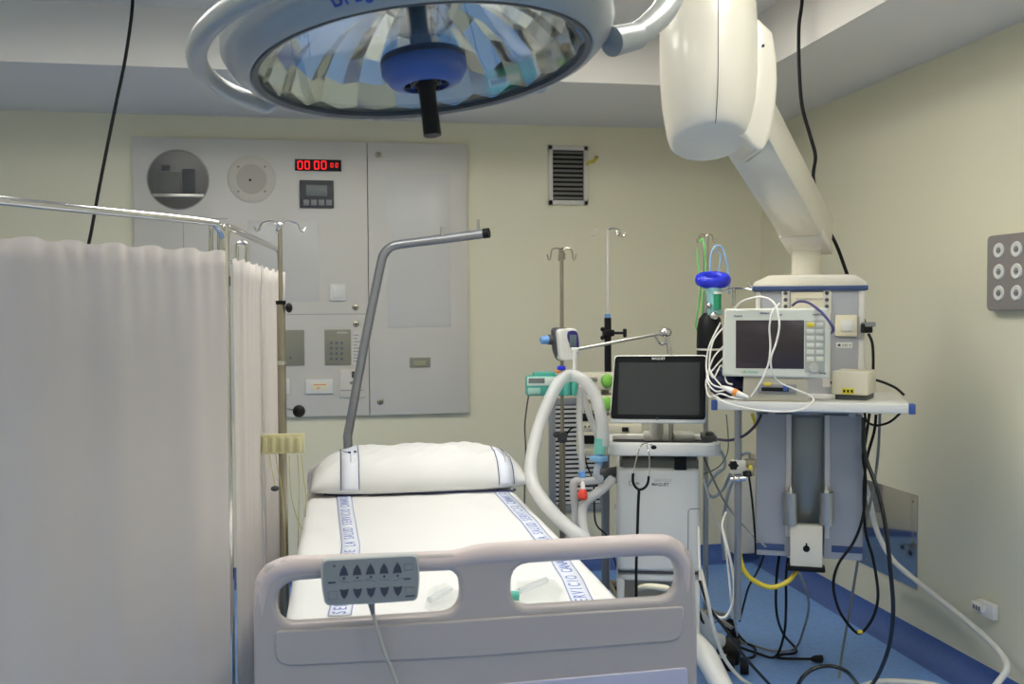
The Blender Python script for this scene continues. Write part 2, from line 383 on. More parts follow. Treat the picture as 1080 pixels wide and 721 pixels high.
# ------------------------------------------------------------------ wall grilles
def grille(name, label, x0, y0, x1, y1, n, lip, sm, fm, cav):
    y = YB-.02; a = PY(x0, y0, y); b_ = PY(x1, y1, y); t = thing(name, label, 'vent', ((a.x+b_.x)/2, YB, b_.z))
    b = MB(); X0, X1, Z1, Z0 = a.x, b_.x, a.z, b_.z
    b.span(X0, X1, y, YB-.001, Z1-lip, Z1, .002); b.span(X0, X1, y, YB-.001, Z0, Z0+lip, .002)
    b.span(X0, X0+lip, y, YB-.001, Z0, Z1, .002); b.span(X1-lip, X1, y, YB-.001, Z0, Z1, .002); b.build('frame', fm, t)
    MB().span(X0+lip*.8, X1-lip*.8, YB-.004, YB-.001, Z0+lip*.8, Z1-lip*.8).build('dark_backing', cav, t)
    b = MB(); h = (Z1-Z0-2*lip)/n
    for k in range(n):
        zc = Z0+lip+(k+.5)*h
        b.box(((X0+X1)/2, y+.008, zc), (X1-X0-2*lip, .0015, h*.6), 0, Matrix.Rotation(math.radians(-22), 4, 'X'))
    b.build('slats', sm, t); return t
grille('ventilation_grille', 'small dark slatted ventilation grille with pale frame high on the back wall', 578.5, 153, 620.5, 216, 11, .026, mat('slat_grey', (118, 116, 112), .5), PANEL, BLACK)
grille('return_air_grille', 'tall grey slatted air grille low on the back wall behind the hoses', 579, 420, 640, 538, 22, .04, mat('louvre_grey', (196, 198, 200), .35), mat('louvre_frame', (158, 160, 164), .35, .3), BLACK)
b = MB(); b.tube([PY(618.5, 174, YB-.03), PY(622, 170.5, YB-.035), PY(626, 170, YB-.03), PY(629, 166, YB-.02)], .008, 8)
o = b.build('cable_tag', YEL); tag(o, 'short yellow ribbon tied beside the small wall grille', 'ribbon')
MB().sphere(PY(629, 166, YB-.012), .012).build('screw', OLDST, o)

# steel sheet on right wall, sockets
b = MB(); q = [PX(903, 499, XR-.004), PX(968.5, 522, XR-.004), PX(966, 621, XR-.004), PX(903, 591, XR-.004)]
zt_ = (q[1].z+PX(925, 510, XR-.004).z)/2; zb_ = q[2].z; yn = (q[1].y+q[2].y)/2
b.span(XR-.006, XR, yn, yn+1.35, zb_, zt_, .001); st = b.build('steel_sheet', MIRROR); tag(st, 'mirror-like stainless steel protection sheet screwed to the right wall', 'steel plate')
b = MB()
for yy in (yn+.03, yn+.42):
    for zz in (zt_-.03, (zt_+zb_)/2, zb_+.03): b.sphere((XR-.006, yy, zz), .008, (.4, 1, 1), 10)
b.build('screws', OLDST, st)
t = thing('socket_board', 'grey rounded wall board holding rows of round white power sockets', 'socket board', (XR, 3.1, PX(1042, 328, XR).z))
a = PX(1042.5, 249, XR-.03); c = PX(1042, 327.5, XR-.03); WX = a.z-c.z
out = rounded([(0, 0), (.31, 0), (.31, WX), (0, WX)], .022)
me = curve_mesh([out], .012, .006)
RM = Matrix(((0, 0, -1, XR-.019), (-1, 0, 0, a.y), (0, 1, 0, c.z), (0, 0, 0, 1)))
MB().mesh(me, RM).build('board', mat('board_grey', (142, 136, 132), .45), t)
for i in range(3):
    for j in range(3):
        cc = PX([1053.8, 1072.4][min(i, 1)], [[264, 286.5, 309], [262.6, 285.8, 308.8]][min(i, 1)][j], XR-.037)
        if i == 2: cc = cc+Vector((0, -.088, 0))
        T = Matrix.Translation(cc) @ Matrix.Rotation(-PI/2, 4, 'Y')
        so = MB().lathe([(0, .003), (.014, .003), (.018, .006), (.027, .006), (.03, .002), (.03, -.003)], T, 28).build('socket', WHITE, t)
        MB().lathe([(0, .0036), (.013, .0036), (.013, .001)], T, 20).build('socket_well', MGREY, so)
        b = MB()
        for s_ in (-1, 1): b.lathe([(0, .0045), (.0028, .0045), (.0028, .002)], Matrix.Translation(cc+Vector((0, s_*.007, -.002))) @ Matrix.Rotation(-PI/2, 4, 'Y'), 8)
        b.build('pins', BLACK, so)
t = thing('data_outlet', 'small white plastic outlet box low on the right wall', 'outlet', PX(1037, 655, XR))
a = PX(1029, 630, XR-.03); c = PX(1047, 655, XR-.03); 
MB().span(XR-.03, XR-.0005, c.y, a.y, c.z, a.z, .008).build('box', WHITE, t)
hy, hz = a.y-c.y, a.z-c.z
e = MB().span(XR-.048, XR-.028, c.y+hy*.42, a.y+.008, c.z+hz*.28, a.z-hz*.2, .006).build('flap', WHITE, t)
b = MB()
for k in range(3): b.span(XR-.0495, XR-.047, c.y+hy*(.52+k*.15), c.y+hy*(.60+k*.15), c.z+hz*.4, a.z-hz*.34)
b.build('slots', DGREY, e)
o = MB(); rect(o, YB-.12, 774, 504, 797, 584, .12, .01); o = o.build('wall_duct', WHITE); tag(o, 'narrow white box low on the back wall behind the hanging equipment pole', 'wall box')

# ------------------------------------------------------------------ bed
bed = thing('hospital_bed', 'electric hospital bed with mauve-grey footboard and lifting pole', 'bed', (.3, 3.2, 0))
YFt = 2.15; ZM = .83
def F(x, y): p = PY(x, y, YFt); return (p.x, p.z)
outer = [F(269, 900), F(269, 640), F(271, 612), F(281, 595), F(300, 588), F(360, 588), (F(440, 583)), F(490, 581), F(520, 576), F(600, 571), F(690, 566), F(712, 569), F(726, 580), F(731, 600), F(733, 660), F(734, 860)]
h1 = rounded([F(291, 652), F(293, 612), F(330, 605), F(440, 601), F(482, 599), F(484, 641), F(484, 645)][:4]+[F(484, 601), F(484, 644)], [.03, .04, .01, .01, .04, .04])
h1 = rounded([F(292, 656), F(293, 612), F(484, 597), F(484, 644)], .045)
h2 = rounded([F(538, 639), F(538, 594), F(600, 588), F(712, 584), F(712, 628)], [.04, .04, .05, .05, .045])
fm = curve_mesh([outer, h1, h2], .008, .011)
FT = Matrix.Translation((0, YFt, 0)) @ UP
fb = MB().mesh(fm, FT).build('footboard', FOOTB, bed, sharp=50)
b = MB()
rail = [F(276, 780), F(277, 690), F(277.5, 632), F(283, 609), F(302, 598), F(340, 595.5), F(440, 592), F(480, 590), F(515, 584), F(600, 579), F(685, 574), F(707, 577), F(719, 590), F(722, 612), F(724, 660), F(726, 780)]
b.tube([(p[0], YFt, p[1]) for p in rail], [.015, .017, .020, .0225, .0235, .022, .022, .022, .025, .025, .0245, .0235, .0225, .020, .017, .015], 16)
b.build('rail', FOOTR, fb)
rel = rounded([F(291, 662), F(484, 651), F(538, 647), F(718, 636), F(718, 672), F(500, 689), F(290, 699)], [.01, .02, .02, .01, .06, .05, .05])
MB().mesh(curve_mesh([rel], .001, .004), Matrix.Translation((0, YFt-.018, 0)) @ UP).build('panel_relief', FOOTB, fb)
ins = rounded([F(295, 726), F(500, 719.5), F(722, 700), F(724, 860), F(290, 880)], .01)
MB().mesh(curve_mesh([ins], .001, .003), Matrix.Translation((0, YFt-.019, 0)) @ UP).build('inset_panel', LAV, fb)
for (x0, y0, x1, y1) in ((303, 660, 476, 650), (548, 646, 702, 638)):
    pa, pb = PY(x0, y0, YFt), PY(x1, y1, YFt); MB().tube([pa+Vector((0, -.012, .004)), (pa+pb)/2+Vector((0, -.012, .004)), pb+Vector((0, -.012, .004))], .006, 8).build('lip', FOOTR, fb)
XM0, XM1 = PZ(293, 640, ZM).x+.02, PZ(655, 628, ZM).x; YM0, YM1 = YFt+.05, 4.3
MB().span(XM0+.02, XM1-.02, YM0+.01, YM1-.01, ZM-.15, ZM-.008, .03).build('mattress', mat('mattress_blue', (170, 190, 210), .7), bed)
b = MB(); b.span(XM0+.04, XM1-.04, YM0, YM1, ZM-.23, ZM-.155, .01); b.span(.05, .6, 2.5, 4.0, .3, .36, .01)
for s_ in (2.7, 3.8): b.box((.31, s_, .48), (.08, .3, .3), .01)
b.build('frame', WHITE, bed)
for x in (-.02, .64):
    for y in (2.5, 3.95):
        lg = MB().cyl((x, y, .12), (x, y, .34), .02).build('leg', WHITE, bed)
        MB().span(x-.01, x+.61*(0), y-.01, y+.01, .1, .14).cyl((x-.014, y, .075), (x+.014, y, .075), .075).build('caster', DGREY, lg)
b = MB(); b.span(-.15, -.12, 0, 0, 0, 0) if False else None
b = MB(); hb = curve_mesh([rounded([(-.14, .42), (.76, .42), (.76, .88), (-.14, .88)], .06)], .01, .01); b.mesh(hb, Matrix.Translation((0, YM1+.06, 0)) @ UP).build('headboard', FOOTB, bed)
dp = 4.45
pole = MB().tube([D(367, 620, dp), D(367, 478, dp), D(366.5, 462, dp), D(369, 447, dp), D(385, 360, dp-.03), D(401, 282, dp-.06), D(405, 268, dp-.07), D(413, 260, dp-.08), D(426, 257, dp-.09), D(470, 251.5, dp-.14), D(512, 246, dp-.2)], .0205, 16).build('lifting_pole', SATIN, bed)
b = MB(); p, q = D(510, 246.2, dp-.198), D(516, 245.4, dp-.205); b.cyl(p, q, .0215).build('end_cap', BLACK, pole)
b = MB(); b.cyl(D(466, 252, dp-.14), D(466, 239.5, dp-.14), .0065, 10); b.cyl(D(504.5, 252.5, dp-.19), D(504.5, 231.5, dp-.19), .005, 10); b.build('pins', STEEL, pole)

# sheet draped over the mattress
def sheet():
    b = bmesh.new(); prof = []
    hw = (XM1-XM0)/2; cx = (XM0+XM1)/2
    NU, NV = 64, 60; rows = []
    for j in range(NV+1):
        v = j/NV; y = YM0+(YM1-YM0)*v; row = []
        for i in range(NU+1):
            u = -1+2*i/NU; L_ = hw+.24; sx = u*L_
            e = hw-.03
            if abs(sx) <= e: x = sx; z = 0
            elif abs(sx) <= e+.047: t = (abs(sx)-e)/.047*PI/2; x = math.copysign(e+.03*math.sin(t), sx); z = -.03+.03*math.cos(t)
            else: x = math.copysign(hw+.003+.010*math.sin(y*19+u*2)*min(1, (abs(sx)-e-.047)*8), sx); z = -.03-(abs(sx)-e-.047)
            wr = .0022*math.sin(x*9+y*7)*math.sin(y*11-x*5)+.0012*math.sin(x*31+y*17)
            row.append(b.verts.new((cx+x, y, ZM+z+wr*(1 if abs(sx) < hw else 0))))
        rows.append(row)
    for A, B in zip(rows, rows[1:]):
        for i in range(NU): b.faces.new((A[i], A[i+1], B[i+1], B[i]))
    mb = MB(); mb._add(b); o = mb.build('bed_sheet', SHEET, None, (cx, (YM0+YM1)/2, ZM-.25), sharp=0)
    md = o.modifiers.new('thick', 'SOLIDIFY'); md.thickness = .004; md.offset = -1
    return o
sh = tag(sheet(), 'white cotton sheet with blue lettered stripes spread over the mattress', 'bed sheet')
def band(pts, word, n, w=.054):
    """printed stripe lying on the sheet: pale band, two blue edge lines, lettering reading towards the pillow"""
    P = [PZ(x, y, ZM+.001) for x, y in pts]
    def at(t):
        L_ = [0]
        for a, b_ in zip(P, P[1:]): L_.append(L_[-1]+(b_-a).length)
        s_ = t*L_[-1]
        for i in range(len(P)-1):
            if s_ <= L_[i+1]+1e-9:
                k = (s_-L_[i])/(L_[i+1]-L_[i]); return P[i].lerp(P[i+1], k), (P[i+1]-P[i]).normalized()
        return P[-1], (P[-1]-P[-2]).normalized()
    N = 40; cs = [at(k/N) for k in range(N+1)]
    def strip(o0, o1, z, m, name):
        b = bmesh.new(); prev = None
        for p, d in cs:
            nn = Vector((d.y, -d.x, 0)).normalized()
            wr = .0022*math.sin((p.x-(XM0+XM1)/2)*9+p.y*7)*math.sin(p.y*11-(p.x-(XM0+XM1)/2)*5)
            a = b.verts.new((p.x+nn.x*o0, p.y+nn.y*o0, ZM+z+wr)); c_ = b.verts.new((p.x+nn.x*o1, p.y+nn.y*o1, ZM+z+wr))
            if prev: b.faces.new((prev[0], prev[1], c_, a))
            prev = (a, c_)
        mb = MB(); mb._add(b); o = mb.build(name, m, sh, sharp=0); md = o.modifiers.new('thick', 'SOLIDIFY'); md.thickness = .0006; return o
    s1 = strip(-w/2, w/2, .0026, STRIPE, 'stripe'); 
    strip(-w/2-.0008, -w/2+.0012, .0032, INK, 'stripe_edge'); strip(w/2-.0012, w/2+.0008, .0032, INK, 'stripe_edge')
    tot = sum((b_-a).length for a, b_ in zip(P, P[1:])); st_ = 0; b = MB()
    for k in range(n):
        p, d = at(1-(k+.5)/n); d = -d
        ang = math.atan2(d.y, d.x)
        chs = word[k % len(word)]
        if chs == ' ': continue
        wr = .0022*math.sin((p.x-(XM0+XM1)/2)*9+p.y*7)*math.sin(p.y*11-(p.x-(XM0+XM1)/2)*5)
        b.mesh(text_mesh(chs, .046, .0002), Matrix.Translation((p.x, p.y, ZM+.0035+wr)) @ Matrix.Rotation(ang, 4, 'Z'))
    b.build('lettering', INK, sh, sharp=0)
word = 'SERVICIO CANARIO DE LA SALUD '
band([(362.5, 521), (366, 548), (370, 575), (368, 605), (358, 650)], word, 46)
band([(528, 518), (556, 548), (589, 588), (604, 612), (617, 640)], word, 46)

def pillow():
    NU, NV = 60, 40; b = bmesh.new(); x0, x1 = PY(327, 500, 4.0).x, PY(551, 500, 4.0).x; y0, y1 = 3.80, 4.24; cx, cy = (x0+x1)/2, (y0+y1)/2; hw, hd = (x1-x0)/2, (y1-y0)/2
    grid = {}
    def h(u, v): return (max(0, 1-abs(u)**5))**.62*(max(0, 1-abs(v)**3.2))**.55
    for s_ in (0, 1):
        for i in range(NU+1):
            for j in range(NV+1):
                u = -1+2*i/NU; v = -1+2*j/NV; e = h(u, v)
                pin = 1-.055*(1-abs(u)**2)*0-.05*(abs(u)**6)*(1-v*v)
                x = cx+u*hw*(1-.03*(1-v*v)*abs(u)**4*-1 if False else 1)*(1-.035*(1-abs(v)**2)*abs(u)**8*-1 if False else 1)
                y = cy+v*hd*(1-.12*(1-min(1, abs(u))**4)*0-.08*abs(u)**6)
                wr = .005*math.sin(u*13+v*5)*e+.0035*math.sin(u*29-v*17)*e
                cr = .010*math.exp(-((v+.45-.25*u)/.12)**2)*math.sin(u*6)*e
                z = ZM+.024+(.139*e+wr+cr if s_ == 0 else -.018*min(1, e*1.6))
                if s_ == 1 and abs(u) < 1 and abs(v) < 1 or s_ == 0: grid[s_, i, j] = b.verts.new((x, y, z+.006*math.sin(v*9+u*4)*abs(u)**6))
                else: grid[s_, i, j] = grid[0, i, j]
    for s_ in (0, 1):
        for i in range(NU):
            for j in range(NV):
                q = (grid[s_, i, j], grid[s_, i+1, j], grid[s_, i+1, j+1], grid[s_, i, j+1]); b.faces.new(q if s_ == 0 else q[::-1])
    mb = MB(); mb._add(b); o = mb.build('pillow', SHEET, None, (cx, cy, ZM), sharp=0)
    def surf(u, v):
        e = h(u, v); return Vector((cx+u*hw, cy+v*hd*(1-.08*abs(u)**6), ZM+.024+.139*e+.005*math.sin(u*13+v*5)*e+.0035*math.sin(u*29-v*17)*e+.010*math.exp(-((v+.45-.25*u)/.12)**2)*math.sin(u*6)*e+.0015+.006*math.sin(v*9+u*4)*abs(u)**6))
    for u0, u1 in ((-.72, -.56), (.70, .84)):
        bb = bmesh.new(); pv = None
        for k in range(31):
            v = -.9995*math.cos(PI*k/30); a = bb.verts.new(surf(u0, v)); m1 = bb.verts.new(surf((u0+u1)/2, v)); c_ = bb.verts.new(surf(u1, v))
            if pv: bb.faces.new((pv[0], pv[1], m1, a)); bb.faces.new((pv[1], pv[2], c_, m1))
            pv = (a, m1, c_)
        mb = MB(); mb._add(bb); q = mb.build('stripe', STRIPE, o, sharp=0); md = q.modifiers.new('t', 'SOLIDIFY'); md.thickness = .0008
        for uu in (u0, u1, (u0+u1)/2+.01):
            vs = [-.9995*math.cos(PI*k/30) for k in range(31)] if uu != (u0+u1)/2+.01 else [-.75+.5*k/8 for k in range(9)]
            MB().tube([surf(uu, v)+Vector((0, 0, .001)) for v in vs], .0016 if len(vs) > 10 else .0009, 5, False).build('edge_line', DINK, o)
    p = [surf(-.64, -.45)+Vector((0, 0, .002)), surf(-.7, -.15)]
    MB().tube(p, .0015, 5, False).box(p[0], (.012, .012, .006), .002).box(p[0]+Vector((.022, .004, .002)), (.012, .010, .006), .002).build('loose_thread', DINK, o)
    b = MB(); b.tube([PZ(x, y+1.5, ZM+.006) for x, y in ((341, 519.5), (365, 520.5), (400, 519), (450, 518), (500, 516.5), (543, 515.5))], .003, 6)
    for x, y in ((343, 520), (367, 520.5), (525, 517), (543, 516)): b.box(PZ(x, y, ZM+.007), (.006, .03, .004), .001)
    b.build('hem_cord', DINK, o)
    return o
tag(pillow(), 'white pillow with blue-edged stripes lying at the head of the bed', 'pillow')

# wrapped packets on the bed
def packet(pts, z0, label, cap=None):
    P = [PZ(x, y, ZM+.006) for x, y in pts]; c = sum(P, Vector())/len(P); t = thing('packet', label, 'packet', c)
    b = bmesh.new(); top = b.verts.new(c+Vector((0, 0, .022))); vs = [b.verts.new(p) for p in P]; n_ = len(P); md_ = []
    for i in range(n_): md_.append(b.verts.new(P[i].lerp(c, .45)+Vector((0, 0, .008+.014*random.random()))))
    for i in range(n_):
        j = (i+1) % n_; b.faces.new((vs[i], vs[j], md_[j], md_[i])); b.faces.new((md_[i], md_[j], top))
    b.faces.new(vs[::-1]); mb = MB(); mb._add(b); mb.build('wrapper', CLEAR, t, sharp=10)
    a, e = P[0].lerp(c, .25), P[n_//2].lerp(c, .55)
    MB().cyl(a+Vector((0, 0, .012)), e+Vector((0, 0, .014)), .008, 12).build('tube', HOSE2, t)
    if cap: q = PZ(*cap, ZM+.02); MB().cyl(q-Vector((.012, 0, 0)), q+Vector((.014, 0, 0)), .012, 14).build('cap', TEAL, t)
packet([(541, 630), (545, 612), (565, 608), (585, 611), (594, 622), (588, 636), (560, 640)], ZM, 'clear wrapped tube with green cap on the foot of the bed', (541, 628))
packet([(448, 640), (452, 622), (470, 614), (483, 622), (486, 640), (470, 648)], ZM, 'clear plastic wrapped packet lying beside the footboard post')

# handset on the footboard
yh = YFt-.045; HM = frame(PY(390, 611, yh), 0); HM = HM @ Matrix.Rotation(math.radians(-1.5), 4, 'Y')
hs = thing('bed_remote', 'grey bed remote with triangular keys hooked over the footboard rail', 'remote control', HM.translation)
def hl(x, y): return L(HM, 0, x, y)
o2 = rounded([hl(339, 588), hl(400, 584.5), hl(440, 582.8), hl(443, 608), hl(440, 632), hl(400, 635), hl(343, 637.5), hl(338.5, 615)], [.012, .1, .012, .05, .012, .1, .012, .05])
bd = MB().mesh(curve_mesh([o2], .006, .007), HM @ UP).build('body', HANDL, hs)
cx_ = sum((p[0] for p in o2))/len(o2); cz_ = sum((p[1] for p in o2))/len(o2)
o3 = [((p[0]-cx_)*.965+cx_, (p[1]-cz_)*.93+cz_) for p in o2]
MB().mesh(curve_mesh([o3], .0008), HM @ Matrix.Translation((0, -.0136, 0)) @ UP).build('faceplate', HAND, hs)
for i in range(5):
    x = 362.5+14.05*i; yu = 600.5-.7*i
    tri = [hl(x-4.8, yu+4.5), hl(x+4.8, yu+4), hl(x+3.2, yu-2), hl(x, yu-7), hl(x-3.2, yu-1.6)]
    MB().mesh(curve_mesh([tri], .0008), HM @ Matrix.Translation((0, -.015, 0)) @ UP).build('up_key', KEY, hs)
    x += .5; yd = 623.2-.75*i
    tri = [hl(x-4.8, yd-4), hl(x, yd-3.3), hl(x+4.8, yd-4.6), hl(x+3.2, yd+2), hl(x, yd+6.4), hl(x-3.2, yd+2.3)]
    MB().mesh(curve_mesh([tri], .0008), HM @ Matrix.Translation((0, -.015, 0)) @ UP).build('down_key', KEY, hs)
for i in range(5):
    q = hl(362.8+14.05*i, 607.6-.65*i); MB(HM).cyl((q[0], -.0135, q[1]), (q[0], -.0155, q[1]), .0026, 10).build('indicator', KEY, hs)
for x, y, w in ((350, 612.5, 8), (429, 608.5, 7), (432, 626.5, 10), (352.5, 595, 2.5)): 
    q = hl(x-w/2, y); q2 = hl(x+w/2, y); MB(HM).span(q[0], q2[0], -.0152, -.0138, q[1]-.0016, q[1]+.0016).build('mark', KEY, hs)
b = MB(HM)
for i in range(5):
    q = hl(357.5+14.05*i, 611-.6*i); q2 = hl(368.5+14.05*i, 611-.6*i); k_ = [-.002, .001, -.003, 0, .004][i]
    b.tube([(q[0], -.0145, q[1]-k_), (q2[0], -.0145, q2[1]+k_)], .0008, 5, False)
for x0, y0, x1, y1 in ((426, 592, 435, 599.5), (427, 616.5, 435.5, 623.5), (346.5, 621, 355.5, 630)):
    q, q2 = hl(x0, y1), hl(x1, y0)
    b.tube([(q[0], -.0145, q[1]), (q2[0], -.0145, q[1]), (q2[0], -.0145, q2[1]), (q[0], -.0145, q2[1]), (q[0], -.0145, q[1])], .0007, 4, False)
b.build('icons', mat('icon_grey', (112, 118, 118), .5), hs)
MB().cyl(PY(391.5, 636, yh), PY(393.5, 648, yh), [.0075, .004], 12).build('strain_relief', mat('relief_grey', (110, 114, 114), .5), hs)
MB().tube([PY(393.5, 646, yh), PY(398, 664, yh-.003), PY(406, 690, yh-.003), PY(413, 706, yh), PY(421, 735, yh), PY(424, 800, yh+.005)], .0042, 10).build('cable', mat('handset_cable', (172, 170, 162), .5), hs)
b = MB(); q = PY(390, 600, YFt); b.span(q.x-.05, q.x+.05, yh+.008, YFt-.018, q.z-.03, q.z+.012, .003)
b.build('clip', HAND, hs)

# ------------------------------------------------------------------ folding screen
ps = thing('privacy_screen', 'folding chrome privacy screen with white gathered curtains', 'screen', (-1.2, 2.6, 0))
def hor(x, d): p = D(x, 330, d); return Vector((p.x, p.y, 0))
A = hor(238, 2.75); B0 = hor(-130, 1.93); B1 = hor(239, 2.83); Cc = hor(296, 4.0)
def V(p, z): return Vector((p.x, p.y, z))
ZR = 1.795
def frame_tubes(P, Q, name):
    b = MB(); d = (Q-P).normalized()
    b.tube([V(P, .12), V(P, 1.0), V(P, ZR-.07), V(P+d*.006, ZR-.035), V(P+d*.03, ZR-.008), V(P+d*.07, ZR), V(P.lerp(Q, .5), ZR), V(Q-d*.07, ZR), V(Q-d*.03, ZR-.008), V(Q-d*.006, ZR-.035), V(Q, ZR-.07), V(Q, 1.0), V(Q, .12)], .0105, 12)
    b.tube([V(P, .3), V(Q, .3)], .010, 10, False); b.tube([V(P, ZR-.1), V(Q, ZR-.1)], .005, 8, False)
    return b.build(name, CHROME, ps)
f1 = frame_tubes(A, B0, 'frame'); f2 = frame_tubes(B1, Cc, 'frame')
for P in (A, B0, B1, Cc):
    b = MB(); b.cyl(V(P, .1), V(P, .125), .012); b.cyl(V(P, .035)+Vector((0, -.012, 0)), V(P, .035)+Vector((0, .012, 0)), .035); b.span(P.x-.006, P.x+.006, P.y-.018, P.y+.018, .07, .11, .002); b.build('caster', DGREY, ps)
def hoop(x0, x1, ytop, ybot, d):
    MB().tube([D(x0, ybot, d), D(x0, ytop+6, d), D(x0+.8, ytop+2, d), D((x0+x1)/2, ytop, d), D(x1-.8, ytop+2, d), D(x1, ytop+6, d), D(x1, ybot, d)], .0065, 10).build('hoop', CHROME, ps)
hoop(222.5, 231.5, 235, 268, 2.8); hoop(250, 260.5, 255.5, 292, 3.05)
b = MB()
for z in (1.635, .8): b.box(V(A.lerp(B1, .5)+Vector((0, -.008, 0)), z), (.026, .022, .03), .003)
b.build('hinge', BLACK, ps)
def curtain(P, Q, zt_, zb_, amp, freq, seed, name='curtain', off=0, n=220):
    rnd = random.Random(seed); ph = [rnd.random()*6.28 for _ in range(8)]; L_ = (Q-P).length; d = (Q-P).normalized(); nn = Vector((d.y, -d.x, 0))
    b = bmesh.new(); rows = []; NV = 26
    for j in range(NV+1):
        v = j/NV; z = zt_+(zb_-zt_)*v; row = []
        for i in range(n+1):
            u = i/n; s_ = u*L_
            wv = (math.sin(s_*freq+ph[0]+.5*math.sin(s_*5+ph[1]))+.55*math.sin(s_*freq*.53+ph[2]+v*.8)+.35*math.sin(s_*freq*1.9+ph[3]))*amp*(.55+.6*v)
            gather = .004*math.sin(s_*freq*4+ph[4])*math.exp(-v*14)
            hem = .0035*(1 if v < .045 else 0)
            p = P+d*s_+nn*(off+wv+gather+hem)
            row.append(b.verts.new((p.x, p.y, z+(.004*math.sin(s_*freq*2+ph[5]) if j == 0 else 0))))
        rows.append(row)
    for A_, B_ in zip(rows, rows[1:]):
        for i in range(n): b.faces.new((A_[i], A_[i+1], B_[i+1], B_[i]))
    mb = MB(); mb._add(b); o = mb.build(name, CURT, ps, sharp=0); md = o.modifiers.new('t', 'SOLIDIFY'); md.thickness = .0015; return o
c1 = curtain(A+(B0-A)*.015, B0+(A-B0)*.015, 1.715, .22, .0075, 27, 3, n=300, off=-.022)
mid = B1.lerp(Cc, .40)
curtain(B1+(Cc-B1)*.004, mid, 1.70, .22, .008, 48, 5, n=160, off=.022); curtain(mid+(Cc-B1)*.01, Cc-(Cc-B1)*.02, 1.70, .22, .009, 44, 8, n=160, off=.018)

# ------------------------------------------------------------------ IV stands
def hooks(b, c, w, dirs, up=.0, drop=.035, r=.0035):
    for a in dirs:
        v = Vector((math.cos(a), math.sin(a), 0))
        b.tube([c, c+v*w*.35+Vector((0, 0, up+.008)), c+v*w*.75+Vector((0, 0, up)), c+v*w*.88+Vector((0, 0, up-drop)), c+v*w*1.0+Vector((0, 0, up-drop*1.1)), c+v*w*1.1+Vector((0, 0, up-drop*.5))], r, 7)
def stand_base(t, x, y, m=OLDST, rad=.26, n=5, top=.12, turn=0.):
    for k in range(n):
        a = 2*PI*k/n+.3+turn; e = Vector((x+math.cos(a)*rad, y+math.sin(a)*rad, .07)); lg = MB().tube([(x, y, top), e], [.014, .010], 8, False).build('leg', m, t)
        b = MB(); b.cyl(e+Vector((0, -.01, -.04)), e+Vector((0, .01, -.04)), .028, 14); b.cyl(e+Vector((0, 0, -.03)), e, .006, 8); b.build('caster', BLACK, lg)
d1 = 3.35; p = D(298.5, 500, d1)
iv = thing('iv_stand', 'old stainless drip stand with black knobs beside the privacy screen', 'drip stand', (p.x, p.y, 0))
def zat(y, d): return D(298, y, d).z
MB().tube([(p.x, p.y, zat(318, d1)), (p.x, p.y, zat(236, d1))], .0075, 12, False).build('inner_pole', OLDST, iv)
MB().tube([(p.x, p.y, .1), (p.x, p.y, zat(318, d1))], .0145, 14, False).build('outer_pole', OLDST, iv)
b = MB(); c = Vector((p.x, p.y, zat(238, d1))); hooks(b, c, .078, (0.1, PI+.1, PI/2+.2, -PI/2), .004, .022, .0035); b.sphere(c, .010); b.build('hooks', CHROME, iv)
b = MB(); b.cyl((p.x, p.y, zat(321, d1)), (p.x, p.y, zat(317, d1)), .017, 14); b.sphere((p.x+.027, p.y-.005, zat(324.5, d1)), .017, (.7, 1, 1)); b.build('knob', BLACK, iv)
k_ = MB().tube([(p.x, p.y, zat(430, d1)), (p.x+.05, p.y, zat(433, d1))], .004, 8, False).build('lever', CHROME, iv); MB().sphere((p.x+.056, p.y-.004, zat(433.5, d1)), .0215).build('ball', BLACK, k_)
MB().cyl((p.x, p.y, zat(384, d1)), (p.x, p.y, zat(380, d1)), .0158, 14).build('collar', CHROME, iv)
stand_base(iv, p.x, p.y, turn=.35)
# stopcock rack with tubing
mr = thing('stopcock_rack', 'yellowed clear plastic stopcock rack clamped to the old drip stand', 'stopcock rack', D(297.5, 480, d1-.05))
Mr = frame((p.x, p.y-.03, 0), 0)
b = MB(Mr); rect(b, -.012, 273, 457.5, 321, 478.5, .02, .003); b.build('bar', YTUBE, mr)
for k in range(5):
    x = 279+k*9; b = MB(Mr); rect(b, -.024, x-2.5, 461, x+2.5, 477, .014, .004); b.build('stopcock', YTUBE, mr)
b = MB(); 
for pts in ([(284, 479), (286, 492), (289, 506), (290, 515)], [(291, 479), (293, 495), (297, 515), (300, 560), (301, 600)], [(314, 479), (315.5, 510), (315, 545), (314.5, 580)], [(318, 479), (320, 500), (323, 525), (322, 545)], [(305, 480), (307, 520), (313, 545), (319, 558)]):
    b.tube([D(x, y, d1-.06) for x, y in pts], .0022, 6)
b.build('tubing', mix_mat('yellow_tube', (220, 212, 150), .3, .3), mr)
MB().sphere(D(290, 515, d1-.06), .012, (1.2, .8, .8), 10).build('clip', DGREY, mr)

# ------------------------------------------------------------------ hanging cords
o = MB().tube([D(x, y, 4.18) for x, y in ((140.5, -35), (140, 0), (137, 30), (131, 68), (123, 106), (114, 150), (105, 196), (97, 240), (91, 275), (88, 340), (88, 480), (90, 700), (90, 707))], .0072, 8).build('hanging_cord', RUBBER)
tag(o, 'black cord hanging from the ceiling at the left, behind the curtain', 'cord')
o = MB().tube([D(847, -45, 3.95), D(846, 0, 3.97), D(842.5, 30, 3.98), D(843, 75, 3.98), D(846, 112, 3.98), D(855, 145, 3.98), D(860, 165, 3.98), D(858, 190, 4.0), D(868, 230, 4.02), D(882, 258, 4.02), D(892, 285, 4.02), D(902, 315, 4.02), D(914, 345, 3.99)], .0075, 8).build('hanging_cord', RUBBER)
tag(o, 'black power cord hanging from the ceiling beside the pendant arm', 'cord')

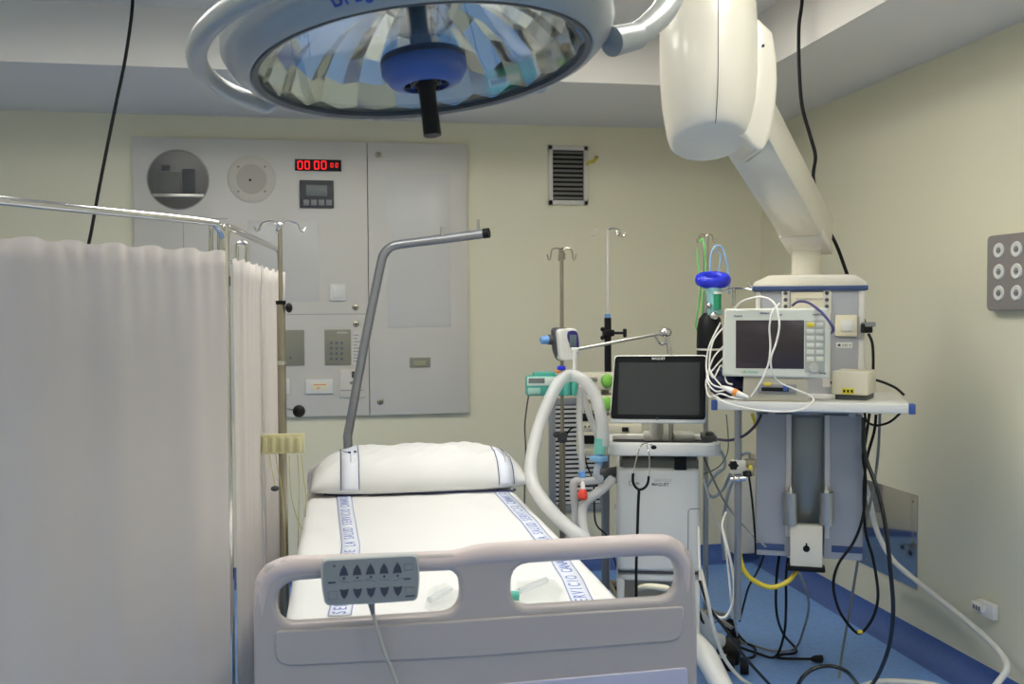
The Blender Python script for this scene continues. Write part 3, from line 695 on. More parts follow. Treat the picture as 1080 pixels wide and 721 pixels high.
# ------------------------------------------------------------------ surgical lamp
lc = D(447, 69, 1.92)
fh = Vector((FW.x, FW.y, 0)).normalized(); rh = R0.copy()
nrm = (Vector((0, 0, -1)) - fh*math.tan(math.radians(4)) + rh*math.tan(math.radians(7))).normalized()
zx = -nrm; xx = (rh-zx*rh.dot(zx)).normalized(); yy = zx.cross(xx)
LM = Matrix((xx, yy, zx)).transposed().to_4x4(); LM.translation = lc     # local z up through the lamp, opening faces down
sl = thing('surgical_lamp', 'large round grey surgical lamp with facetted reflector and blue centre handle', 'surgical lamp', lc)
RG = .325
MB(LM).lathe([(RG-.005, .012), (RG, -.002), (RG+.008, -.008), (RG+.02, -.004), (RG+.045, .018), (RG+.056, .042), (RG+.054, .070), (RG+.02, .12), (RG-.06, .165), (.18, .20), (0, .205), (0, .19), (.18, .185), (RG-.08, .15), (RG+.0, .1), (RG-.003, .03)], None, 96).build('housing', LAMPG, sl)
MB(LM).lathe([(RG-.008, .004), (RG-.008, -.006), (RG+.003, -.0095), (RG+.006, -.004), (RG+.0, .006)], None, 96).build('gasket', DGREY, sl, sharp=60)
MB(LM).lathe([(0, .002), (RG-.006, .002), (RG-.006, .006), (0, .006)], None, 72).build('cover_glass', GLASS, sl)
# facetted reflector: flat shaded rings of mirrors
rb = bmesh.new(); rnd = random.Random(4); NS = 44; prof = [(.318, .012), (.295, .060), (.255, .100), (.20, .130), (.13, .150), (.06, .155)]
for a, c_ in zip(prof, prof[1:]):
    for k in range(NS):
        t0, t1 = 2*PI*k/NS, 2*PI*(k+1)/NS; j1, j2 = (.007 if k % 2 else -.007)+.004*math.sin(k*3.7), (-.007 if k % 2 else .007)+.004*math.sin((k+1)*3.7)
        vs = [rb.verts.new((a[0]*math.cos(t0), a[0]*math.sin(t0), a[1]+j1)), rb.verts.new((a[0]*math.cos(t1), a[0]*math.sin(t1), a[1]+j2)), rb.verts.new((c_[0]*math.cos(t1), c_[0]*math.sin(t1), c_[1]+j2)), rb.verts.new((c_[0]*math.cos(t0), c_[0]*math.sin(t0), c_[1]+j1))]
        rb.faces.new(vs)
mb = MB(LM); mb._add(rb); mb.build('reflector', REFL, sl, sharp=1)
MB(LM).lathe([(0, .155), (.022, .155), (.022, .02), (.016, .0), (0, 0)], None, 24).build('bulb_housing', mat('bulb_metal', (120, 124, 124), .3, .8), sl)
MB(LM).lathe([(.058, .10), (.058, .045), (.061, .045), (.061, .10)], None, 40).build('glass_sleeve', GLASS, sl)
HMx = LM @ Matrix.Translation((0, 0, .022))
hub = MB(HMx).lathe([(0, -.004), (.075, -.004), (.083, -.014), (.084, -.036), (.070, -.056), (.045, -.064), (.045, -.055), (0, -.055)], None, 48).build('handle_hub', BLUEP, sl)
MB(HMx).lathe([(.070, -.002), (.0805, -.005), (.0845, -.013), (.0845, -.019), (.070, -.019)], None, 48).build('hub_ring', DGREY, hub)
MB(HMx).lathe([(0, -.062), (.028, -.060), (.030, -.05), (.017, -.07), (.0165, -.10), (.0175, -.15), (.0175, -.162), (0, -.162)][::-1], None, 24).build('sterile_grip', BLACK, hub)
for k in range(6): a = k*PI/3; MB(HMx).box((.036*math.cos(a), .036*math.sin(a), -.058), (.012, .012, .012), .003).build('grip_lug', BLACK, hub)
# outer handling rails
def rail_arc(a0, a1, R, z, r=.015, stub=.05):
    pts = []; N = 22; a0, a1 = math.radians(a0), math.radians(a1)
    pts.append(((R-stub)*math.cos(a0), (R-stub)*math.sin(a0), z+.035))
    for k in range(N+1): a = a0+.05+(a1-a0-.1)*k/N; pts.append((R*math.cos(a), R*math.sin(a), z))
    pts.append(((R-stub)*math.cos(a1), (R-stub)*math.sin(a1), z+.035))
    MB(LM).tube(pts, r, 14, n=3).build('outer_rail', LAMPG, sl)
rail_arc(146, 250, RG+.098, .03, .019, .06); rail_arc(48, 115, RG+.066, .024, .016, .04); rail_arc(-80, -22, RG+.10, .05, .017, .06)
# logo on near rim
a = math.radians(-104)
for i, ch in enumerate('Dräger'):
    a = math.radians(-107+i*2.7); R_ = RG+.042
    M_ = LM @ Matrix.Rotation(a+PI/2, 4, 'Z') @ Matrix.Translation((0, -R_, .0035)) @ Matrix.Rotation(PI+math.radians(-32), 4, 'X') @ Matrix.Rotation(0, 4, 'Z')
    M_ = M_ @ Matrix.Rotation(0, 4, 'Z')
    MB().mesh(text_mesh(ch, .026, .0008, bold=.0008), M_).build('logo_letter', mat('logo_blue', (44, 58, 150), .4) if i == 0 else bpy.data.materials['logo_blue'], sl, sharp=0)
# yoke and arm to the ceiling mount
e0 = D(650, 42, 1.98); b = MB(); b.cyl(D(645, 44, 1.97), D(672, 38, 2.02), [.03, .027], 20); b.build('pivot', LAMPG, sl)
b = MB(); b.tube([D(655, 44, 1.99), D(668, 38, 2.02), D(686, 26, 2.06), D(702, 8, 2.12), D(712, -22, 2.2), D(716, -70, 2.3), D(716, -110, 2.35)], [.018, .024, .026, .028, .030, .032, .032], 18); b.build('yoke_arm', LAMPG, sl)
q = D(716, -110, 2.35); b = MB(); b.cyl(q, (q.x, q.y, ZC-.03), .035); b.lathe([(0, ZC-.001), (.12, ZC-.001), (.12, ZC-.03), (.05, ZC-.05), (0, ZC-.05)], Matrix.Translation((q.x, q.y, 0)), 32); b.build('ceiling_mount', WHITE, sl)

# ------------------------------------------------------------------ ceiling pendant
pd = thing('ceiling_pendant', 'cream ceiling pendant arm carrying a grey equipment column with shelf', 'medical pendant', D(852, 583, 3.8))
dd = 2.95; q = D(747, 60, dd); sx = dd/1035
bm_x, bm_y = q.x, q.y
def zz(y, d=dd): return D(758, y, d).z
prof = [(0, ZC-.001), (.115, ZC-.001), (.115, zz(-2)), (.136, zz(4)), (.141, zz(10)), (.145, zz(40)), (.145, zz(80)), (.138, zz(110)), (.124, zz(138)), (.116, zz(147)), (.106, zz(150)), (0, zz(150))]
db = MB(); db.lathe(prof, None, 64)
for v in db.bm.verts:       # slanted underside, higher towards the room
    if v.co.z < zz(100): v.co.z += -(v.co.x*fh.x+v.co.y*fh.y)*.36*(min(1, (zz(100)-v.co.z)/(zz(100)-zz(140))))
bmesh.ops.translate(db.bm, vec=(bm_x, bm_y, 0), verts=db.bm.verts)
drum = db.build('joint_drum', CREAMM, pd)
MB(Matrix.Translation((bm_x, bm_y, 0))).lathe([(.130, zz(1)), (.143, zz(4)), (.143, zz(7)), (.13, zz(9))], None, 64).build('collar_ring', WHITE, drum)
# panel seam: thin line down the drum and across its underside
pts = []; cA = math.atan2(-.145, D(734, 60, dd).x-bm_x+.01)
for r_, z_ in prof[4:]:
    z_ += 0 if z_ >= zz(100) else -(math.cos(cA)*r_*fh.x+math.sin(cA)*r_*fh.y)*.36*min(1, (zz(100)-z_)/(zz(100)-zz(140)))
    pts.append(Vector((bm_x+math.cos(cA)*(r_+.0005), bm_y+math.sin(cA)*(r_+.0005), z_)))
MB().tube(pts[:-1], .0013, 5, False).build('seam', SEAM, drum)
ck_ = [(792, 14), (802, 20), (816, 33), (820, 60), (821, 85), (819, 112), (814, 140), (808, 155), (802, 160), (794, 156), (786, 146), (776, 139), (772, 100), (774, 50), (780, 20)]
P_ = [D(x, y, dd-.045) for x, y in ck_]; MB().prism(P_, FW*.2, .014).build('side_cover', CREAMM, pd, sharp=50)
MB().sphere(D(805, 48, dd-.047), .0045, (1, 1, 1), 8).build('screw', DGREY, drum)
# sloping beam
p0, p1 = D(776, 108, dd+.10), D(853, 243, 3.93); dr = (p1-p0).normalized(); sd = Vector((dr.y, -dr.x, 0)).normalized(); up_ = sd.cross(dr)
w_, h_ = .082, .075
BM = Matrix((sd, dr, up_)).transposed().to_4x4(); BM.translation = p0; ln = (p1-p0).length
b = MB(BM); b.prism([(-w_, 0, -h_), (w_, 0, -h_), (w_, 0, h_), (-w_, 0, h_)], (0, ln+.06, 0), .012); b.build('spring_arm', CREAMM, pd)
b = MB(BM); b.span(-w_-.002, w_+.002, ln-.13, ln+.07, -h_-.004, -h_+.03, .004); b.build('arm_end_cap', PANEL, pd)
ce = D(850.5, 262, 3.93); MC = frame((ce.x, ce.y, 0), -25)
z1, z2, z3 = D(850, 243, 3.87).z, D(850, 264, 3.87).z, D(850, 298, 3.93).z
b = MB(MC); b.prism([(-.07, -.07, z1+.03), (.07, -.07, z1+.03), (.055, -.06, z2), (-.055, -.06, z2)], (0, .13, 0), .006); b.build('swivel_block', CREAMM, pd)
MB(MC).lathe([(0, z2+.02), (.056, z2+.02), (.058, z3-.03), (0, z3-.03)], None, 36).build('stem', CREAMM, pd)
# service head
KM = frame(D(853, 440, 3.78), -25); KM.translation.z = 0
def ks(px, py, yl=0): return L(KM, yl, px, py)
xl, xr = ks(797, 440)[0], ks(911, 440)[0]; zt1 = ks(853, 303)[1]; zt0 = ks(853, 293)[1]; zbt = ks(853, 588)[1]; dpt = .30
w2 = (xr-xl)/2; xc = (xl+xr)/2
b = MB(KM); b.prism([(xl-.012, -.012, zt1+.0), (xr+.008, -.012, zt1), (xr+.008, -.012, zt1+.018), (xr-.035, -.012, zt0+.012), (xl+.05, -.012, zt0+.012), (xl-.01, -.012, zt1+.02)], (0, dpt+.02, 0), .006); b.build('top_cover', CREAMM, pd)
MB(KM).span(xl-.014, xr+.012, -.016, dpt+.014, zt1-.012, zt1+.006, .003).build('blue_trim', NAVY, pd)
col = MB(KM).span(xl+.004, xr-.004, 0, dpt, ks(853, 436)[1], zt1-.01, .006).build('upper_column', COLG, pd)
MB(KM).span(xr-.022, xr+.001, -.006, dpt, ks(853, 436)[1], zt1-.012, .005).build('corner_profile', PANEL, col)
MB(KM).span(xl-.001, xl+.018, -.006, dpt, ks(853, 436)[1], zt1-.012, .005).build('corner_profile', PANEL, col)
quick('centre_strip', IVORY, col, KM, -.006, 834, 308, 877, 330, .008, .001)
for x in (828.5, 872):
    st_ = quick('socket_strip', PANEL, col, KM, -.010, x-4, 304, x+4, 408, .012, .002)
    for k in range(3):
        xx_, z_ = ks(x, 309+k*7, -.012); MB(KM).cyl((xx_, -.010, z_), (xx_, -.018, z_), .0075, 14).build('jack', DGREY, st_)
xx_, z_ = ks(853.5, 315.5, -.008); MB().mesh(text_mesh('TRANSFORMADOR', .012, .0004), KM @ Matrix.Translation((xx_, -.0072, z_)) @ UP).build('lettering', MGREY, col, sharp=0)
sw = quick('switch', IVORY, col, KM, -.018, 881, 332, 904, 354.5, .02, .004)
quick('rocker', WHITE, sw, KM, -.026, 887, 338, 900, 349, .012, .003)
lb = quick('label', WHITE, col, KM, -.003, 882, 361, 899, 367, .004, .0012)
xx_, z_ = ks(890.5, 364, -.004); MB().mesh(text_mesh('● 230 V', .014, .0003), KM @ Matrix.Translation((xx_, -.0035, z_)) @ UP).build('lettering', DGREY, lb, sharp=0)
# lower column: two grey wings with a recessed channel
za, zb2 = ks(853, 437)[1], zbt
b = MB(KM); x1_, x2_ = ks(835, 500)[0], ks(869, 500)[0]
b.span(xl+.002, x1_, 0, dpt, zb2, za, .005); b.span(x2_, xr-.002, 0, dpt, zb2, za, .005); b.span(x1_-.01, x2_+.01, .06, dpt, zb2, za); lo = b.build('lower_column', COLG, pd)
MB(KM).span(x1_+.001, x2_-.001, .05, .062, ks(853, 556)[1], ks(853, 441)[1], .002).build('channel', COLR, lo)
b = MB(KM); b.span(x1_-.022, x1_-.002, -.008, .004, zb2+.08, za, .003); b.span(x2_+.002, x2_+.022, -.008, .004, zb2+.08, za, .003); b.build('rail', PANEL, lo)
for x0, x3, yA, yB in ((797, 827.5, 573, 580), (877, 910, 576, 583)):
    quick('blue_strip', NAVY, lo, KM, -.004, x0, yA, x3, yB, .006, .001)
for x in (833.5, 871.5):
    xx_, zB = ks(x, 553, -.03); zT = ks(x, 519, -.03)[1]
    cy = MB(KM).cyl((xx_, -.03, zB), (xx_, -.03, zT), .028, 24).build('rail_clamp', ALU, lo)
    MB(KM).cyl((xx_, -.03, zT), (xx_, -.03, zT+.026), [.013, .004], 12).build('clamp_tip', STEEL, cy)
br = MB(KM); rect(br, -.05, 833.5, 554, 867.5, 599, .05, .003); br = br.build('bracket_plate', CREAMM, lo)
b = MB(KM); xx_, z_ = ks(850.5, 578.5, -.051); b.cyl((xx_, -.0515, z_), (xx_, -.049, z_), .013, 16); b.span(xx_-.003, xx_+.003, -.0515, -.049, z_, z_+.022); b.build('keyhole', BLACK, br)
quick('black_bar', BLACK, lo, KM, -.055, 830.5, 597.5, 870.5, 603, .05, .004)
# shelf
S0 = ks(750, 422, 0)
SM = frame(D(750, 422, 3.5), -25); o_ = SM.inverted() @ D(966, 427, 3.32)
zsh = D(858, 424.5, 3.41).z; SM.translation.z = 0
sw_ = o_.x
MB(SM).span(.012, sw_-.012, .002, .52, zsh-.032, zsh, .004).build('shelf', WHITE, pd)
for x in (0, sw_-.022): MB(SM).span(x, x+.022, -.003, .028, zsh-.034, zsh+.002, .004).build('corner_cap', BLUEP, pd)
b = MB(KM); 
for x in (xl+.06, xr-.06): b.span(x-.012, x+.012, -.25, .02, zsh-.06, zsh-.034, .003)
b.build('shelf_bracket', COLG, pd)
# equipment pole hanging below the shelf
ep = D(778.5, 436, 3.6); zE = D(777, 655, 3.6).z
eq = thing('equipment_pole', 'grey tubular equipment pole hanging under the left end of the shelf', 'pole', (ep.x, ep.y, zE))
MB().tube([(ep.x, ep.y, zE), (ep.x, ep.y, zsh-.033)], .0135, 14, False).build('tube', SATIN, eq)
cz = D(778, 492, 3.6).z
def star(c, r, ax, m, name, pr, t=.016):
    pts = []
    for k in range(36): a = 2*PI*k/36; rr = r*(1+.14*math.cos(6*a)); pts.append((rr*math.cos(a), rr*math.sin(a)))
    Mx = Matrix.Translation(c) @ ax; return MB().mesh(curve_mesh([pts], t/2, .002), Mx).build(name, m, pr)
cl = MB(); cl.box((ep.x+.012, ep.y-.005, cz), (.085, .035, .05), .006); cl = cl.build('clamp_block', PANEL, eq)
FR = Matrix.Rotation(math.radians(-10), 4, 'Z') @ UP
star(D(773.5, 490.5, 3.56), .0155, FR, BLACK, 'star_knob', cl); star(D(788, 499.5, 3.57), .014, FR @ Matrix.Rotation(1.2, 4, 'X'), BLACK, 'star_knob', cl)
b = MB(); b.cyl(D(770, 505, 3.57), D(786, 504, 3.57), .011, 12); b.sphere(D(777, 505, 3.55), .013); b.build('cross_clamp', CHROME, cl)
b = MB(); b.box(D(791, 488, 3.6), (.04, .03, .03), .004); b.cyl(D(794, 480, 3.6), D(794, 502, 3.6), .008, 10); b.box(D(793, 481, 3.59), (.02, .02, .015), .003); b.build('gas_fitting', OLDST, cl)
MB().box(D(791.5, 493, 3.57), (.012, .01, .02), .003).build('yellow_tag', YEL, cl)

# ------------------------------------------------------------------ things on the shelf
ZSH = zsh+.001
MM = frame(D(819, 362, 3.44), -25); MM.translation.z = 0
mo = thing('patient_monitor', 'beige patient monitor with dark screen and key columns on the shelf', 'monitor', (MM.translation.x, MM.translation.y, ZSH))
def ml(px, py): return L(MM, 0, px, py)
out = rounded([ml(761.5, 396.5), ml(875.5, 399.5), ml(874, 324.5), ml(764, 325.5)], .010)
b = MB().mesh(curve_mesh([out], .018, .008), MM @ Matrix.Translation((0, .026, 0)) @ UP); case = b.build('front_frame', MONB, mo, sharp=50)
xa, za_ = ml(764, 396); xb_, zb_2 = ml(873, 327); MB(MM).span(xa+.02, xb_-.02, .05, .17, za_+.012, zb_2-.012, .02).build('rear_case', MONB, mo)
def mq(name, m_, x0, y0, x1, y1, th=.003, pr=case, y=-.0016, bev=.0008): return quick(name, m_, pr, MM, y, x0, y0, x1, y1, th, bev)
mq('screen', SCR2, 776, 337.5, 848, 388.5)
kp = mq('key_panel', mat('key_panel_grey', (178, 180, 172), .45), 849, 337.5, 870, 392.5)
for j in range(6):
    for i in range(2): mq('key', YEL if (i, j) == (0, 0) else MONB, 850.8+i*9.8, 340.2+j*7.2, 858.6+i*9.8, 344.7+j*7.2, .004, kp, -.004, .0012)
x_, z_ = ml(858.5, 387.8); MB(MM).cyl((x_, .0, z_), (x_, -.018, z_), [.0175, .0155], 28).build('dial', mat('dial_grey', (188, 188, 180), .4), kp)
def mt(s_, px, py, size, m_, pr=case):
    x_, z_ = ml(px, py); MB().mesh(text_mesh(s_, size, .0003, bold=.0002), MM @ Matrix.Translation((x_, -.0012, z_)) @ UP).build('lettering', m_, pr, sharp=0)
mt('PHILIPS', 778.5, 333.4, .009, DINK); mt('M3046A', 806.5, 330.3, .009, PURPLE); mt('M3', 823, 332, .010, PURPLE); mt('Portal', 867.5, 399-5.5, .009, DGREY); mt('IntelliVue', 862.5, 331.6, .009, DGREY); mt('ON / STANDBY', 791, 392.4, .008, TEAL)
x_, z_ = ml(785.7, 391.3); MB(MM).cyl((x_, 0, z_), (x_, -.003, z_), .003, 10).build('power_lamp', LIME, case)
# base unit below the monitor
bs = MB(MM); xa, z_a = ml(783, 400); xb_, _ = ml(853, 400); bs.prism([(xa, .01, ZSH), (xb_, .01, ZSH), (xb_-.004, .01, za_+.002), (xa+.004, .01, za_+.002)], (0, .16, 0), .004); bs = bs.build('base_unit', mat('base_beige', (184, 178, 158), .5), mo)
b = MB(MM); rect(b, .004, 799, 405, 840, 414.5, .01, .002); bb = b.build('connector_panel', MGREY, bs)
b = MB(MM); rect(b, .0015, 803, 408.5, 832, 412.5, .006, .001); b.build('slot', BLACK, bb); b = MB(MM); rect(b, .0, 826, 405, 831, 412, .008, .001); b.build('latch', BLUEP, bb); b = MB(MM); rect(b, .0, 806, 403.5, 813, 406.5, .008, .001); b.build('mark', YEL, bb)
# beige box
BXp = D(912, 409, 3.46); XM = frame((BXp.x, BXp.y, 0), -40)
bx = thing('beige_box', 'beige power box with yellow label at the right end of the shelf', 'power box', (BXp.x, BXp.y, ZSH))
x0_, _ = L(XM, 0, 877, 411); x1_, zf = L(XM, 0, 915.5, 413); zt_b = L(XM, 0, 915.5, 392)[1]
MB(XM).span(x0_+.01, x1_-.006, .012, .15, ZSH, ZSH+.02, .002).build('foot_plate', DGREY, bx)
cs_ = MB(XM).span(x0_, x1_, 0, .16, ZSH+.018, zt_b, .006).build('case', BEIGE, bx)
zc_ = ZSH+.035
xla, zla = L(XM, -.001, 888, 407.5); MB(XM).span(xla, xla+.042, -.0012, .002, ZSH+.022, ZSH+.042, .0005).build('warning_label', YLAB, cs_)
b = MB(XM); 
for k in range(3): b.span(xla+.004+k*.013, xla+.012+k*.013, -.0018, 0, ZSH+.027, ZSH+.037)
b.build('print', BLACK, cs_)
# cables around the monitor
def cable(name, label, pts, r, m_, seg=8, cat='cable', **k):
    o = MB().tube([D(*p_) for p_ in pts], r, seg).build(name, m_); tag(o, label, cat); return o
cable('monitor_cable', 'white cable looping up over the front of the patient monitor', [(792, 418, 3.36), (801, 405, 3.33), (810, 385, 3.33), (812.5, 365, 3.33), (811.5, 345, 3.33), (815, 328, 3.32), (822, 320, 3.36)], .0034, WCAB)
cable('monitor_cable', 'white cable draped from the monitor top and curling over the shelf edge', [(774, 326, 3.5), (784, 317, 3.45), (803, 313, 3.40), (817, 320, 3.33), (822, 340, 3.30), (819, 360, 3.30), (813, 378, 3.30), (815, 393, 3.31), (822, 403, 3.33), (840, 411, 3.33), (856, 418, 3.32), (857, 424, 3.30), (845, 432, 3.28), (820, 434, 3.30), (790, 431, 3.36), (765, 424, 3.42), (752, 417, 3.45)], .0034, WCAB)
cable('violet_cable', 'violet cable arching from the monitor back down its right side', [(836, 322, 3.62), (842, 318, 3.58), (852, 319, 3.5), (864, 327, 3.37), (874, 338, 3.31), (879, 347, 3.31), (877, 351, 3.36)], .0048, PURPLE)
pc = thing('cable_connector', 'white sensor connector with orange band lying on the shelf corner', 'connector', D(778, 416, 3.42))
MB().tube([D(762, 408, 3.44), D(770, 411, 3.42), D(778, 415, 3.40), (D(789, 419, 3.38))], [.006, .011, .012, .006], 12).build('plug', WHITE, pc)
MB().tube([D(774, 413, 3.41), D(778, 415, 3.40)], .0132, 12, False).build('band', ORANGE, pc)
for k, pts in enumerate(([(762, 408, 3.44), (752, 396, 3.46), (748, 385, 3.48), (752, 360, 3.5), (763, 345, 3.52)], [(762, 409, 3.44), (750, 404, 3.46), (745, 388, 3.5), (748, 365, 3.52), (760, 340, 3.53)], [(765, 411, 3.43), (754, 412, 3.46), (746, 400, 3.5), (752, 378, 3.52), (763, 365, 3.53)], [(790, 419, 3.38), (775, 420, 3.4), (760, 415, 3.44), (748, 418, 3.5), (745, 400, 3.55), (756, 385, 3.55), (763, 377, 3.55)], [(748, 392, 3.5), (753, 398, 3.5), (761, 385, 3.54), (766, 402, 3.5), (772, 405, 3.46)])):
    cable('sensor_lead', ['thin white lead curving up the left edge of the monitor', 'outermost white lead bulging left of the monitor', 'white lead looping low at the left shelf corner', 'white lead curling under the orange-banded connector', 'short white lead crossing the bundle beside the monitor'][k], pts, .003, WCAB)
# black power lead with transformer behind the box
cp2 = thing('power_lead', 'black power lead with ferrite curving across behind the beige box', 'cable', D(915, 402, 3.62))
MB().tube([D(876, 403.5, 3.66), D(890, 400.5, 3.64), (D(910, 399.5, 3.62)), D(925, 401, 3.60), D(943, 408, 3.56), D(953, 416, 3.5)], .0048, 8).build('cord', RUBBER, cp2)
MB().tube([D(909, 400.5, 3.62), D(922, 400.8, 3.60)], .011, 8, False).build('ferrite', BLACK, cp2)
MB().tube([D(916, 352, 3.66), D(920, 362, 3.64), D(921, 380, 3.63), D(920.5, 398, 3.62)], .0052, 8).build('cord', RUBBER, cp2)
b = MB(); b.box(D(914, 346, 3.68), (.035, .03, .035), .004); b.build('plug', BLACK, cp2)
MB().box(D(916, 342, 3.68), (.045, .03, .018), .003).build('socket', MGREY, cp2)

# ------------------------------------------------------------------ ventilator
VM = frame(D(695, 520, 3.88), -16); VM.translation.z = 0
vt = thing('ventilator', 'white medical ventilator on a cart with black touch screen on top', 'ventilator', VM.translation)
VM_S = frame(D(694.5, 411, 3.78), -16, -4)
def vl(px, py): return L(VM_S, 0, px, py)
sc = [vl(642.5, 446), vl(745, 447), vl(746.2, 374), vl(648, 374.5)]
sb = MB().mesh(curve_mesh([rounded(sc, .018)], .012, .006), VM_S @ Matrix.Translation((0, .019, 0)) @ UP).build('screen_case', WHITE, vt, sharp=50)
i_ = [vl(643.8, 441.5), vl(744, 442.5), vl(745, 375.2), vl(648.8, 375.6)]
MB().mesh(curve_mesh([rounded(i_, .015)], .001), VM_S @ Matrix.Translation((0, -.0002, 0)) @ UP).build('bezel', BLACK, sb)
i_ = [vl(651.5, 437), vl(737.5, 437.5), vl(738, 382), vl(653, 382)]
MB().mesh(curve_mesh([i_], .0008), VM_S @ Matrix.Translation((0, -.0016, 0)) @ UP).build('display', SCR, sb)
x_, z_ = vl(694.5, 378); MB().mesh(text_mesh('MAQUET', .0125, .0003, bold=.0004), VM_S @ Matrix.Translation((x_, -.0016, z_)) @ UP).build('lettering', WHITE, sb, sharp=0)
x_, z_ = vl(693, 442-.5); MB(VM_S).cyl((x_, 0, z_), (x_, -.003, z_), .005, 12).build('button', DGREY, sb)
z0v = lambda y, d=3.88: D(695, y, d).z
def vx(px, y_=-.0): return L(VM, y_, px, 520)[0]
X0, X1 = vx(650.5), vx(738)
# neck
MB(VM).cyl((vx(694), .14, z0v(466)), (vx(694), .11, z0v(430)), .028, 20).build('neck', WHITE, vt)
MB(VM).span(vx(680), vx(736), .12, .22, z0v(470), z0v(461), .008).build('neck_base', mat('neck_grey', (196, 196, 186), .5), vt)
# tray handle: ring around a dark mat
ring = rounded([(X0-.035, -.09), (X1+.075, -.09), (X1+.085, .20), (X0-.035, .20)], [.05, .06, .05, .05])
inn = rounded([(X0-.015, -.065), (X1+.045, -.065), (X1+.055, .17), (X0-.015, .17)], [.035, .05, .04, .04])
MB(VM).mesh(curve_mesh([ring, inn], .018, .008), Matrix.Translation((0, 0, z0v(470.5)))).build('tray_rim', WHITE, vt)
MB(VM).mesh(curve_mesh([inn], .004), Matrix.Translation((0, 0, z0v(470)))).build('tray_mat', BLACK, vt)
b = MB(VM); b.span(vx(741), vx(756), -.03, .12, z0v(466), z0v(458), .008); b.box((vx(748), 0, z0v(457)), (.03, .05, .02), .006); b.build('cable_holder', DGREY, vt)
# body
zt_v = z0v(492); zb_v = z0v(603)
b = MB(VM); b.span(X0, X1, -.03, .34, zb_v+.002, zt_v, .022, 4); body = b.build('body', WHITE, vt, sharp=45)
MB(VM).span(X0+.012, X1-.004, -.015, .33, zt_v-.03, z0v(480), .02, 3).build('dark_top', mat('warm_grey', (112, 110, 98), .5), vt)
MB(VM).span(vx(711), vx(723.5), -.03, .02, z0v(494), z0v(479), .004).build('latch', BLACK, vt)
MB(VM).span(X0+.004, X1-.004, -.026, .335, zb_v-.003, zb_v+.004).build('gap', DGREY, body)
b = MB(VM); yv = -.0308
def vtube(pts, m_, nm, r=.0012):
    MB(VM).tube([(L(VM, yv, *q_)[0], yv, L(VM, yv, *q_)[1]) for q_ in pts], r, 5, False).build(nm, m_, body)
vtube([(738, 536), (728, 536.5), (726, 539), (725.5, 600)], DGREY, 'panel_seam')
x_, z_ = L(VM, yv, 699, 506.5); MB().mesh(text_mesh('SERVO-U', .0165, .0003), VM @ Matrix.Translation((x_, yv-.0003, z_)) @ UP).build('lettering', mat('light_print', (170, 170, 176), .5), body, sharp=0)
x_, z_ = L(VM, yv, 696.5, 510.8); MB().mesh(text_mesh('MAQUET', .0165, .0003, bold=.0003), VM @ Matrix.Translation((x_, yv-.0003, z_)) @ UP).build('lettering', DGREY, body, sharp=0)
vtube([(664, 507), (664, 511.5), (668, 511.5), (668, 507), (664, 507)], MGREY, 'symbol')
x_, z_ = L(VM, yv, 672.5, 509.5); MB().mesh(text_mesh('SLi', .012, .0003, bold=.0003), VM @ Matrix.Translation((x_, yv-.0003, z_)) @ UP).build('lettering', DGREY, body, sharp=0)
# left side connectors
b = MB(VM); b.cyl((X0+.01, .1, z0v(503)), (X0-.075, .06, z0v(505)), .026, 18); b.cyl((X0-.06, .07, z0v(505)), (X0-.105, .03, z0v(512)), [.022, .017], 16); b.build('inspiratory_port', DGREY, vt)
MB(VM).span(X0-.02, X0+.01, .04, .10, z0v(512), z0v(506), .004).build('side_knob', MGREY, vt)
MB(VM).span(X0-.012, X0+.01, .02, .12, z0v(555), z0v(538), .006).build('side_flap', WHITE, vt)
# cart frame
zc0 = z0v(668)
b = MB(VM); b.span(X0, X0+.03, -.02, .32, zc0, zb_v-.004, .008); b.span(X1-.06, X1, -.02, .32, zc0, zb_v-.004, .008); b.span(X0, X1, .27, .32, zc0, zb_v-.004, .008); b.span(X0, X1, -.02, .32, zb_v-.035, zb_v-.004, .008); b.build('cart_frame', WHITE, vt)
b = MB(VM); b.span(X0-.0, X1+.0, -.06, .36, zc0-.08, zc0+.01, .02, 3); base = b.build('cart_base', WHITE, vt)
MB(VM).span(X0+.035, X1-.1, .05, .2, z0v(614), z0v(607), .004).build('inner_shelf', DGREY, vt)
for sx_, ey in ((1, -.34), (-1, -.34), (1, .40), (-1, .40)):
    xs = X1-.04 if sx_ > 0 else X0+.04; ex = xs+sx_*.17; sy = -.0 if ey < 0 else .3
    b = MB(VM); b.prism([(xs-.04, sy, zc0+.0), (xs+.04, sy, zc0+.0), (xs+.04, sy, zc0-.075), (xs-.04, sy, zc0-.075)], (0, .02, 0), .004)
    b.tube([(xs, sy, zc0-.03), (xs+sx_*.05, sy+(ey-sy)*.35, zc0-.045), (xs+sx_*.12, sy+(ey-sy)*.75, .125), (ex, ey, .105)], [.05, .046, .038, .03], 12)
    lg = b.build('base_leg', WHITE, vt)
    b = MB(VM); b.cyl((ex-.018, ey, .052), (ex-.004, ey, .052), .05, 22); b.cyl((ex+.004, ey, .052), (ex+.018, ey, .052), .05, 22); b.cyl((ex, ey, .05), (ex, ey, .1), .011, 10); b.build('caster', BLACK, lg)
pl_ = VM.inverted() @ D(690, 621, 3.7)
b = MB(VM); b.tube([(pl_.x-.07, pl_.y+.02, pl_.z-.01), (pl_.x-.03, pl_.y, pl_.z+.01), (pl_.x+.04, pl_.y, pl_.z+.005), (pl_.x+.055, pl_.y, pl_.z)], [.008, .011, .013, .008], 10); b.build('cable_hook', IVORY, vt)
